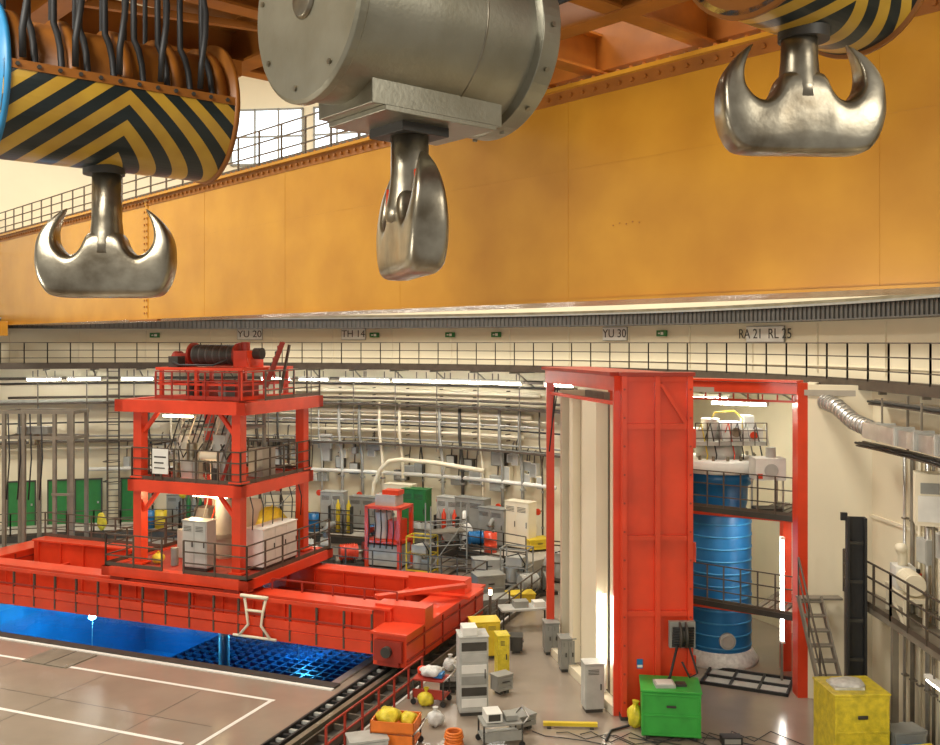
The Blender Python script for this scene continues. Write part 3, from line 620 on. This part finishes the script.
ip3=RP+nrm*1.9-d*1.0; o.beam(ip3,ip3+Z(4.8),.25,.35,RED)
for z in(2.05,4.9): o.beam(ip+Z(z-.1),ip2+Z(z-.1),.15,.2,RED); o.beam(LP+nrm*.6+Z(z-.1),ip+Z(z-.1),.1,.2,RED)
o.done()
o=B('wall_compartment')
o.beam((6.35,29.5,4.4),(6.2,41,4.4),.3,8.8,CREAM)
o.beam((9.6,27.25,4.4),(11.6,31.5,4.4),.3,8.8,CREAM2)
o.beam((9.52,27.1,4.4),(11.2,26.4,4.4),.25,8.8,CREAM)
o.done()
o=B('wall_right',C); o.arc(25.25,25.5,0,8.65,-36,9.5,CREAM,40)
for th in(-30,-22,-14,-6,2): o.beam(L(th,25.24,0.1),L(th,25.24,8.6),.04,.04,CREAM2)
o.arc(25.2,25.25,5.2,5.28,-36,8,CREAM2,30); o.done()
o=B('compartment_roof_slab')
v=[(6.4,29.0),(9.5,26.9),(11.2,26.3),(12,31),(9.3,35.5),(6.4,40)]
o.add([(x,y,z) for z in(8.5,8.66) for x,y in v],[list(range(6))[::-1],list(range(6,12))]+[(i,(i+1)%6,6+(i+1)%6,6+i) for i in range(6)],CONC); o.done()
o=B('steam_generator',(7.87,30.4,0))
o.lathe([(0,.25),(.8,.25),(.98,.35),(1.0,.45),(1.0,4.6),(.97,4.7),(.9,4.75),(0,4.75)],(0,0,0),BLUE,48)
for k in range(11): z=.55+k*.38; o.lathe([(1.0,z),(1.018,z),(1.018,z+.05),(1.0,z+.05)],(0,0,0),LBLUE,48)
o.lathe([(0,4.75),(.82,4.75),(.88,5.0),(.9,5.5),(1.05,5.6),(1.08,5.85),(1.0,5.95),(0,5.95)],(0,0,0),BLUE,48)
o.lathe([(0,5.95),(1.25,5.95),(1.28,6.0),(1.28,6.3),(1.22,6.36),(0,6.36)],(0,0,0),WHITE,48)
o.lathe([(0,6.36),(.7,6.36),(.75,6.7),(.6,6.8),(0,6.8)],(0,0,0),LGREY,32)
for k in range(16):
    t=2*math.pi*k/16; o.cyl((1.1*math.cos(t),1.1*math.sin(t),6.36),(1.1*math.cos(t),1.1*math.sin(t),6.5),.05,STEEL,6)
o.cyl((0,-1.0,.85),(0,-1.1,.85),.25,LGREY,24); o.cyl((0,-1.1,.85),(0,-1.14,.85),.18,ALU,24)
o.lathe([(1.18,.0),(1.22,.1),(1.1,.3),(1.0,.45)],(0,0,0),TAPE,40)
for x in(-.6,0,.6): o.box(x-.15,x+.15,-.6,.6,0,.3,DGREY)
o.done()
o=B('manipulator_head',(7.95,30.2,6.8)); o.box(-1.0,1.2,-.6,.6,0,.12,LGREY); o.cyl((-.4,0,.12),(-.4,0,.8),.28,ALU); o.box(-.1,.5,-.35,.2,.12,.7,WHITE); o.box(.55,1.15,-.4,.3,.12,.5,WHITE); o.box(.6,.9,-.3,.2,.5,.9,LGREY); o.box(-.95,-.7,-.4,.2,.12,.5,WHITE); o.tube([(-.4,0,.7),(-.3,-.2,1.0),(.3,-.2,1.05),(.6,-.1,.8),(.6,0,.12)],.025,YEL); o.cyl((.3,-.4,.4),(.3,-.5,.4),.15,STEEL); o.cyl((.85,-.42,.3),(.85,-.46,.3),.12,RED); o.rail([(-1,-.6,.0),(1.2,-.6,.0)],.7,RAILM,.4,.03,False); 
for k in range(8): o.tube([(-.9+k*.28,-.2,.1),(-.8+k*.28,-.5,.7),(-.6+k*.28,-.5,-.3),(-.7+k*.28,-.55,-.9)],.022,(YEL,BLACK,LGREY,RED,BLACK,GREY,BLACK,WHITE)[k])
o.done()
o=B('white_equipment_box',(8.95,28.9,4.93)); o.box(-.45,.45,-.35,.35,.95,1.6,WHITE); o.box(-.4,.4,-.3,.3,0,.1,DGREY); o.cyl((0,-.36,1.25),(0,-.42,1.25),.2,LGREY,20)
for x in(-.4,.36):
    for y in(-.3,.26): o.box(x,x+.04,y,y+.04,0,.95,ALU)
o.box(-.4,-.25,-.37,-.35,1.0,1.15,RED); o.cyl((.1,0,1.6),(.1,0,1.9),.15,LGREY,14); o.done()
o=B('service_platform')
for z in(2.05,4.9):
    a=LP+nrm*.45+Z(z); b=RP+nrm*.35-d*.3+Z(z)
    for k in range(14):
        p=a.lerp(b,k/13); o.beam(p,p+nrm*(.55 if k<8 else 2.6),.16,.05,GALM)
    o.beam(a,b,.08,.16,DGREY)
    o.rail([a+Z(.03),b+Z(.03)],1.15,RAILM,.55,.04)
    c=b+nrm*2.4; o.rail([b,c],1.15,RAILM,.6,.04)
o.done()
o=B('compartment_lamp',(9.2,28.3,0)); o.box(-.06,.06,0,.08,1.2,4.2,WHITE); o.cyl((0,-.05,1.25),(0,-.05,4.15),.04,LAMP,8); o.box(-.06,.06,-.1,.08,1.14,1.2,WHITE); o.box(-.06,.06,-.1,.08,4.2,4.26,WHITE); o.box(-.03,.03,0.0,.06,0,1.14,GALM); o.done()
for x,y in((8.3,29.6),(7.9,32.5)):
    o=B('compartment_ceiling_lamp',(x,y,8.15),R2(-36)); o.box(-.9,.9,-.12,.12,0,.1,WHITE); o.cyl((-.85,0,-.05),(.85,0,-.05),.05,LAMP,8)
    for q in(-.6,.6): o.box(q-.02,q+.02,-.02,.02,.1,.35,GALM)
    o.box(-.9,-.86,-.08,.08,-.1,0,WHITE); o.box(.86,.9,-.08,.08,-.1,0,WHITE); o.done()
o=B('compartment_floor_frame',(8.1,28.2,0),R2(-25))
for x in(-.4,.4,1.2): o.box(x,x+.07,-.7,.8,0,.08,BLACK)
for y in(-.7,0,.73): o.box(-1.2,1.27,y,y+.07,.0,.09,BLACK)
o.box(-1.2,-1.13,-.7,.8,0,.08,BLACK); o.box(-1.1,1.2,-.6,.7,0,.02,LGREY); o.done()
# ---------------------------------------------------------------- big red shield door
o=B('shield_door')
z9=9.1
x0,x1,y0=4.0,5.88,25.45
o.box(x0,x1,y0,y0+.25,.12,z9,RED)
for x in(x0,x0+.88,x1-.14): o.box(x,x+.14,y0-.16,y0,.12,z9,RED)
for z in(.12,2.75,4.75,7.7,8.95): o.box(x0+.14,x1-.14,y0-.10,y0,z,z+.14,RED)
o.beam((x0+1.05,y0-.07,8.9),(x1-.14,y0-.07,7.8),.06,.1,RED)
o.box(x0-.05,x1+.05,y0-.2,y0+.3,z9,z9+.1,DRED)
o.box(x0-.02,x1,y0-.1,y0+.3,0,.12,DGREY)
for z in(1.2,4.2,7.2): o.cyl((x1+.04,y0-.05,z),(x1+.04,y0-.05,z+.5),.06,RED,12)
for k in range(12):
    for x in(x0+.07,x1-.07): o.cyl((x,y0-.18,.5+k*.75),(x,y0-.15,.5+k*.75),.03,DRED,6)
o.box(4.42,4.58,y0-.02,y0,1.35,1.6,BLUE); o.box(4.43,4.57,y0-.025,y0-.02,1.38,1.45,WHITE)
w=Vector((-.24,.97,0)).normalized(); E=Vector((3.95,25.75,0)); nn=Vector((.97,.24,0))
o.beam(E,E+Z(z9),.22,.16,RED)
q=E+w*5.6; o.beam(q,q+Z(z9),.25,.22,RED)
o.beam(E+Z(z9-.2)-w*.2,q+Z(z9-.2),.35,.4,RED); o.beam(E+Z(z9+.05)+nn*.5-w*.2,q+Z(z9+.05)+nn*.5,1.6,.1,DRED); o.beam(E+Z(z9-.75),q+Z(z9-.75),.12,.1,RED)
o.beam(q+nn*2.0,q+nn*2.0+Z(z9),.3,.25,RED); o.beam(q+Z(z9-.2),q+nn*2.0+Z(z9-.2),.25,.4,RED); o.beam((x1-.1,y0+.3,z9-.2),q+nn*2+Z(z9-.2),.25,.4,RED)
o.beam(E+Z(.12),q+Z(.12),.3,.24,CREAM2)
o.beam(E+w*.12+nn*.25+Z(4.3),E+w*.75+nn*.25+Z(4.3),.3,8.0,CREAM2)
o.beam(E+w*1.1+nn*.0+Z(4.3),E+w*2.2+nn*.0+Z(4.3),.35,8.0,CREAM2)
o.beam(E+w*.75+nn*.5+Z(4.3),E+w*1.3+nn*.5+Z(4.3),.3,8.0,WHITE)
o.beam(E+w*2.2+nn*.3+Z(4.3),E+w*3.3+nn*.3+Z(4.3),.2,8.0,CREAM2)
o.beam(E+w*3.4+nn*.1+Z(4.3),E+w*3.7+nn*.1+Z(4.3),.25,8.0,CREAM2)
o.beam(E+w*3.7+nn*1.2+Z(4.3),E+w*5.4+nn*1.2+Z(4.3),.2,8.3,GREY)
o.beam(q+nn*.3-w*.2+Z(4.3),q+nn*1.9-w*.2+Z(4.3),.15,8.3,CREAM2)
o.box(x0+.3,x1-.1,y0+.26,y0+.45,.3,8.6,CREAM2)
p=q-w*.5; o.tube([p+Z(8.6),p+nn*-.12+Z(7.2),p+nn*-.2+Z(6.5),p+nn*-.1+Z(7.4),p+nn*.1+Z(8.6)],.025,BLACK)
o.done(0.01,1)
p=E+w*1.0+nn*.05
o=B('door_strip_lamp',(p.x,p.y,0)); o.box(-.05,.05,0,.06,1.0,3.0,WHITE); o.cyl((-.04,-.04,1.05),(-.04,-.04,2.95),.03,LAMP,8); o.box(-.03,.03,0,.05,.25,1.0,WHITE); o.done()
o=B('cable_reel',(5.55,25.1,2.35)); o.lathe([(0,-.1),(.34,-.1),(.34,-.06),(.2,-.05),(.2,.05),(.34,.06),(.34,.1),(0,.1)],(0,0,0),DGREY,24,'X')
o.box(-.34,.34,-.02,.12,-.34,.34,GREY)
for k in range(8): o.tube([(-.28,-.06-.01*k,-.28+.07*k),(.28,-.06-.01*k,-.28+.07*k)],.03,BLACK)
o.box(-.05,.05,.1,.2,-.3,.3,DGREY); o.done()
o=B('hanging_cable'); o.tube([(5.4,25.0,2.1),(5.2,24.95,1.3),(5.0,24.95,1.0),(4.8,24.9,.7),(4.4,24.9,.2),(4.1,24.9,.05),(3.6,24.6,.04),(3.4,24.0,.04)],.035,BLACK)
o.tube([(5.7,25.0,2.1),(5.9,24.9,1.4),(5.7,24.9,1.3),(5.5,24.9,1.7)],.03,BLACK); o.done()
# ---------------------------------------------------------------- foreground right
crate('green_container',(5.12,24.6,0),1.46,1.1,1.2,BGREEN,R2(-8)).done(.01,1)
o=B('instrument_case',(5.05,24.5,1.25)); o.box(-.35,.15,-.25,.2,0,.08,LGREY); o.box(-.3,.1,-.2,.15,.08,.10,WHITE); o.box(.2,.45,-.15,.1,0,.06,DGREY); o.done()
o=B('yellow_waste_bag',(4.28,24.9,0)); o.blob((0,0,.3),(.18,.2,.3),YELP,8); o.cyl((0,0,.55),(.02,0,.7),.04,YELP,8,.1); o.done()
crate('yellow_container',(9.1,22.95,0),1.3,1.2,1.75,YELP,R2(3)).done(.02,2)
o=B('folded_plastic_sheet',(9.0,22.9,1.8)); o.blob((0,0,.08),(.4,.35,.09),TAPE,4); o.box(-.4,.3,-.3,.3,0,.06,TAPE); o.done()
o=B('hoist_column',(9.93,24.75,0),R2(-10)); o.box(-.24,.24,-.03,.03,0,5.5,BLACK); o.box(-.24,-.18,-.25,-.03,0,5.5,BLACK); o.box(.18,.24,-.25,-.03,0,5.5,BLACK); o.box(-.36,-.2,-.06,.04,5.4,5.6,BLACK); o.box(-.28,.28,-.3,.1,0,.06,DGREY)
for z in(1.8,2.8,3.8,4.8): o.box(-.2,.2,-.1,-.03,z,z+.08,DGREY)
o.done()
o=B('side_platform')
pp=[(10.2,26.2),(10.25,23.4),(10.2,20.5),(10.0,16)]
qq=[(10.95,26.1),(11.15,23.4),(11.0,20.5),(10.2,16)]
for i in range(3):
    v=[(*pp[i],z) for z in(3.05,3.2)]+[(*pp[i+1],z) for z in(3.05,3.2)]+[(*qq[i],z) for z in(3.05,3.2)]+[(*qq[i+1],z) for z in(3.05,3.2)]
    o.add(v,[(0,2,3,1),(4,5,7,6),(0,4,6,2),(1,3,7,5),(0,1,5,4),(2,6,7,3)],GALM)
o.rail([(x,y,3.2) for x,y in pp],1.15,RAILM,.9,.05)
for x,y in pp[:3]: o.beam((x+.1,y,0),(x+.1,y,3.1),.14,.14,GALM)
o.done()
o=B('side_stairs'); 
for k in range(9): o.box(9.0,9.6,26.1-k*.26,26.35-k*.26,2.9-k*.32,2.94-k*.32,GALM)
o.box(9.0,10.18,26.2,26.55,2.95,3.0,GALM)
for x in(9.0,9.6): o.beam((x,26.3,3.0),(x,23.9,0.05),.05,.2,GALM)
o.tube([(9.0,26.3,4.1),(9.0,23.9,1.1)],.03,RAILM); o.tube([(9.0,26.3,3.6),(9.0,23.9,.6)],.025,RAILM)
for k in range(4): y=26.3-k*.8; z=3.0-k*.98; o.beam((9.0,y,z),(9.0,y,z+1.1),.04,.04,RAILM)
o.done()
o=B('blower_unit',(10.72,23.6,3.2),R2(80)); 
for x in(-.8,.8):
    for y in(-.22,.22): o.box(x-.05,x+.05,y-.05,y+.05,0,.6,CREAM2)
o.box(-.9,.9,-.28,.28,.6,.7,CREAM2); o.beam((-.8,.25,0.05),(.8,.25,.6),.06,.06,CREAM2)
o.cyl((-.8,0,1.0),(0,0,1.0),.25,CREAM2,20)
for k in range(6): o.lathe([(.25,-.7+k*.1),(.27,-.7+k*.1),(.27,-.66+k*.1),(.25,-.66+k*.1)],(0,0,1.0),CREAM2,20,'X')
o.box(0,.6,-.23,.23,.7,1.25,WHITE); o.tube([(.3,0,1.25),(.32,0,1.5),(.2,.1,1.7),(-.1,.1,1.75)],.12,CREAM2,14); o.done()
o=B('switch_box',(10.66,22.3,5.75),R2(-20)); o.box(-.3,.3,-.2,.45,0,1.2,CREAM2); o.box(-.25,.25,-.22,-.2,.1,.7,WHITE); o.box(-.2,.2,-.23,-.22,.75,1.0,GREY); o.done()
o=B('ventilation_duct')
pts=[(9.9,27.0,8.35),(10.0,26.2,8.25),(10.15,25.4,7.9),(10.3,24.6,7.75)]
o.tube(pts,.2,ALU,16)
for i in range(len(pts)-1):
    p=Vector(pts[i]);q=Vector(pts[i+1]); n=int((q-p).length/.16)
    for k in range(n): c=p.lerp(q,k/n); o.cyl(c,c+(q-p).normalized()*.04,.23,ALU,16)
o.beam((10.3,24.7,7.75),(10.45,22.5,7.7),.45,.4,ALU); o.beam((10.45,22.5,7.7),(10.4,18,7.7),.45,.4,ALU); 
for y in(24,23,22,21): o.beam((10.38,y,7.74),(10.385,y-.06,7.74),.5,.45,LGREY)
for x,y in((10.3,24),(10.35,22)): o.beam((x,y,7.9),(x,y,8.6),.04,.04,GALM)
o.done()
o=B('cable_tray_right')
for j,z in enumerate((8.35,7.25)):
    ps=[W(t,24.95-.35*j,z) for t in range(-30,9,3)]
    for i in range(len(ps)-1):
        a=Vector(ps[i]);b=Vector(ps[i+1]); o.beam(a,b,.4,.04,RAILM); o.beam(a+Z(.06),b+Z(.06),.06,.12,GALM)
    for k in range(4): o.tube([(x-.2+.1*k,y,z+.07) for x,y,z in ps],.035,(BLACK,DGREY)[k%2])
for t in range(-28,8,6): o.beam(W(t,24.9,7.2),W(t,24.9,8.65),.05,.05,GALM)
o.done()
for k,t in enumerate((3.5,2.6,1.8,.9,.2,-.6,-2,-3,-3.8)):
    o=B('conduit_run'); o.tube([W(t,25.15,.1),W(t,25.15,4.0),W(t,25.15,7.2)],.04+.015*(k%2),(ALU,GALM,CREAM2)[k%3],8)
    for z in(1.5,3.5,5.5): o.beam(W(t,25.1,z),W(t,25.24,z),.15,.04,GALM)
    o.done()
o=B('fire_extinguisher',W(1.5,25.05,3.8)); o.cyl((0,0,0),(0,0,.5),.09,RED,14); o.cyl((0,0,.5),(0,0,.6),.05,BLACK,10); o.tube([(0,0,.58),(-.12,-.04,.5),(-.12,-.04,.2)],.015,BLACK); o.box(-.03,.1,0,.15,.2,.25,DGREY); o.done()
o=B('fluorescent_lamp',(9.95,20.3,2.7)); o.box(-.07,.07,-.6,.6,0,.08,WHITE); o.cyl((0,-.55,-.04),(0,.55,-.04),.045,LAMP,8); o.box(-.02,.02,-.3,-.26,.08,.36,GALM); o.box(-.02,.02,.26,.3,.08,.36,GALM); o.done()
for k in range(5):
    crate('stacked_tool_box',(10.0+.08*k,20.8+.62*k,0),.8,.5,.6+.25*(k%2),(LGREY,YEL,BLUE,GREY,LGREY)[k],.2).done()
for k in range(5):
    t=1-k*2.2; o=B('junction_box',W(t,25.12,4.6+.3*(k%2)),R2(t-90)); o.box(-.25,.25,-.1,.12,0,.6,(LGREY,WHITE,GREY)[k%3]); o.box(-.22,.22,-.115,-.1,.03,.57,LGREY); o.tube([(0,0,.6),(0,.05,2.6)],.025,RAILM); o.done()
# floor clutter centre
A_=cabinet('electronics_rack',(.06,26.0,0),.78,.7,2.1,LGREY,R2(8),1,False)
for k in range(6): A_.box(-.34,.34,-.385,-.37,.25+k*.3,.48+k*.3,(WHITE,DGREY,GREY,WHITE,LGREY,DGREY)[k])
A_.box(-.3,.1,-.3,.2,2.13,2.35,WHITE); A_.done(.01,1)
cabinet('tall_yellow_cabinet',(.45,30.6,0),.9,.7,1.15,YEL,R2(10),2).done(.01,1)
cabinet('yellow_control_cabinet',(.95,28.6,0),.35,.5,1.3,YELP,R2(10),1).done()
cabinet('small_white_cabinet',(3.33,26.1,0),.52,.45,1.3,LGREY,R2(8),1,True).done()
cabinet('grey_locker',(2.95,29.3,0),.45,.5,1.0,GREY,R2(6),2).done()
cabinet('grey_locker',(2.6,30.9,0),.45,.5,1.0,GREY,R2(6),2).done()
o=B('yellow_beam_barrier',(2.6,24.9,0),R2(-3)); o.box(-.7,.7,-.06,.06,.05,.14,YEL); o.box(-.6,-.5,-.12,.12,0,.05,DGREY); o.box(.5,.6,-.12,.12,0,.05,DGREY)
o.done()
def cart(name,loc,m,rz,w=1.1,d=.7,h=.85):
    o=B(name,loc,rz)
    for x in(-w/2,w/2-.04):
        for y in(-d/2,d/2-.04): o.box(x,x+.04,y,y+.04,.12,h,DGREY); o.cyl((x+.02,y,.08),(x+.02,y+.04,.08),.08,BLACK,12)
    for z in(.2,h-.03): o.box(-w/2,w/2,-d/2,d/2,z,z+.04,m)
    for z in(.24,): o.box(-w/2,w/2,-d/2,-d/2+.02,z,z+.2,m)
    o.tube([(w/2,-d/2,h),(w/2+.15,-d/2,h+.15),(w/2+.15,d/2,h+.15),(w/2,d/2,h)],.02,ALU)
    return o
o=cart('yellow_bag_cart',P(-10.6,21.3),ORG,FR+.2,1.1,.8,.5); o.box(-.55,.55,-.4,-.37,.47,.75,ORG); o.box(-.55,.55,.37,.4,.47,.75,ORG); o.box(-.55,-.52,-.4,.4,.47,.75,ORG); o.box(.52,.55,-.4,.4,.47,.75,ORG); o.blob((-.2,0,.74),(.3,.3,.22),YELP,11); o.blob((.28,.1,.68),(.22,.24,.16),YELP,12); o.done()
o=cart('tool_cart',P(-11.0,24.3),DRED,FR+.1,.9,.6,.7); o.blob((0,0,.86),(.3,.25,.15),TAPE,13); o.box(.1,.35,-.15,.15,.73,.85,BLUE); o.blob((-.3,.1,.83),(.13,.13,.12),RED,14); o.done()
o=cart('instrument_cart',(.75,23.9,0),GREY,.2,1.0,.7,.6); o.box(-.4,.0,-.25,.25,.63,.85,WHITE); o.box(.1,.4,-.2,.2,.63,.75,GREY); o.box(-.35,-.05,-.26,-.25,.67,.83,DGREY); o.done()
crate('grey_tool_crate',(-2.5,23.3,0),.9,.6,.4,LGREY,.3).done(); crate('grey_tool_crate',(1.3,24.9,0),.6,.5,.35,GREY,.6).done()
for k,(x,y,m) in enumerate(((-.6,27.5,DGREY),(-.2,28.4,GREY),(.9,27.4,GREY),(1.0,31.8,GREY),(.6,33,LGREY),(1.5,31.0,DGREY))): crate('small_tool_box',(x,y,0),.5,.35,.3+.1*(k%3),m,.3*k).done()
o=B('orange_hose_coil',(-.4,23.8,0))
for k in range(6):
    rr=.22-.015*(k%3); o.tube([(rr*math.cos(t*math.pi/8),rr*math.sin(t*math.pi/8),.04+k*.06) for t in range(17)],.035,ORG)
o.done()
for i,(x,y) in enumerate(((-.9,25.0),(-1.2,26.4),(-.6,29.2))):
    o=B('waste_bag',(x,y,0)); o.blob((0,0,.2),(.22,.2,.2),(TAPE,YELP,TAPE)[i],20+i); o.cyl((0,0,.37),(0,0,.5),.03,(TAPE,YELP,TAPE)[i],8,.08); o.done()
o=B('floor_cable')
for k in range(9):
    x=1.6+k*.6; o.tube([(x,24.6-.1*k,.03),(x+.3,24.3+.3*math.sin(k),.03),(x+.7,24.0+.2*math.cos(k),.03),(x+1.3,24.3-.3*math.cos(k*2),.03),(x+1.9,23.7,.03)],.013,(BLACK,DGREY)[k%2])
o.done()
o=B('floor_junction_box',(6.5,23.9,0)); o.box(-.25,.25,-.15,.15,0,.2,BLACK); o.box(-.2,.2,-.16,-.15,.05,.17,GREY); o.done()
o=B('work_table',(1.9,33.5,0),.2); o.box(-.9,.9,-.4,.4,.72,.78,LGREY)
for x in(-.85,.8):
    for y in(-.35,.3): o.box(x,x+.05,y,y+.05,0,.72,DGREY)
o.box(-.4,.1,-.2,.2,.78,1.0,GREY); o.box(.3,.7,-.2,.2,.78,.95,WHITE); o.done()
crate('yellow_tool_crate',(1.9,36.3,0),1.0,.6,.5,YEL,.2).done(); crate('grey_tool_crate',(.9,35.3,0),1.1,.8,.6,GREY,.3).done(); crate('grey_tool_crate',(.7,37.2,0),1.1,.8,1.0,GREY,.3).done()
pump('grey_pump_unit',(2.6,38.0,0),LGREY,.4,.9).done()
o=B('warning_lamp_post',P(-11.5,30.2)); o.cyl((0,0,0),(0,0,1.5),.05,RAILM); o.cyl((0,0,1.5),(0,0,1.68),.06,LAMPW,14); o.cyl((0,0,1.68),(0,0,1.72),.08,ORG,14); o.done()
# ---------------------------------------------------------------- lights
def area(name,loc,rot,sx,sy,p,col=(1,.95,.85)):
    l=bpy.data.lights.new(name,'AREA'); l.shape='RECTANGLE'; l.size=sx; l.size_y=sy; l.energy=p; l.color=col
    o=bpy.data.objects.new(name,l); S.collection.objects.link(o); o.location=loc; o.rotation_euler=rot; return o
area('hall_light_1',(-20,32,26),(0,0,0),6,6,4700); area('hall_light_2',(-4,34,26),(0,0,0),6,6,4700)
area('hall_light_3',(-16,14,26),(0,0,0),6,6,3400); area('hall_light_4',(3,18,24),(0,0,0),5,5,2600)
area('girder_hook_fill_1',(-6,4,15),(R2(62),0,R2(-10)),4,2,620); area('girder_hook_fill_2',(7,2,14),(R2(62),0,R2(25)),3,2,200)  # added fill from the camera side, brightens girder and hooks
area('hall_light_7',(-14,8,8.5),(R2(75),0,R2(-35)),4,2,820); area('hall_light_8',(2,10,9),(R2(60),0,R2(-15)),4,2,450)
area('compartment_light',(8.2,31,8.1),(0,0,0),1.5,1.5,170); area('compartment_light_2',(8.6,28.6,4.7),(0,0,0),.6,.6,35)
def pt(name,loc,p,col,r=.15):
    l=bpy.data.lights.new(name,'POINT'); l.energy=p; l.color=col; l.shadow_soft_size=r
    o=bpy.data.objects.new(name,l); S.collection.objects.link(o); o.location=loc
pt('pool_light_1',P(-25.9,26.2,-1.1),480,(.40,.9,1)); pt('pool_light_2',P(-19.5,31.4,-1.2),220,(.25,.75,1)); pt('pool_light_3',P(-28.5,30.4,-1.4),160,(.3,.8,1))
pt('tower_light',P(-21.6,27.6,4.4),130,(1,.70,.36))
wd=bpy.data.worlds.new('world'); S.world=wd; wd.use_nodes=True
wd.node_tree.nodes['Background'].inputs[0].default_value=(1,.94,.86,1); wd.node_tree.nodes['Background'].inputs[1].default_value=0.42
cam=bpy.data.cameras.new('camera'); co=bpy.data.objects.new('camera',cam); S.collection.objects.link(co)
co.location=(0,0,10); co.rotation_euler=(R2(90),0,0); cam.lens=36.77; cam.sensor_width=36; cam.shift_y=-30.5/940; cam.clip_end=200
S.camera=co
S.view_settings.view_transform='Standard'
S.view_settings.exposure=0
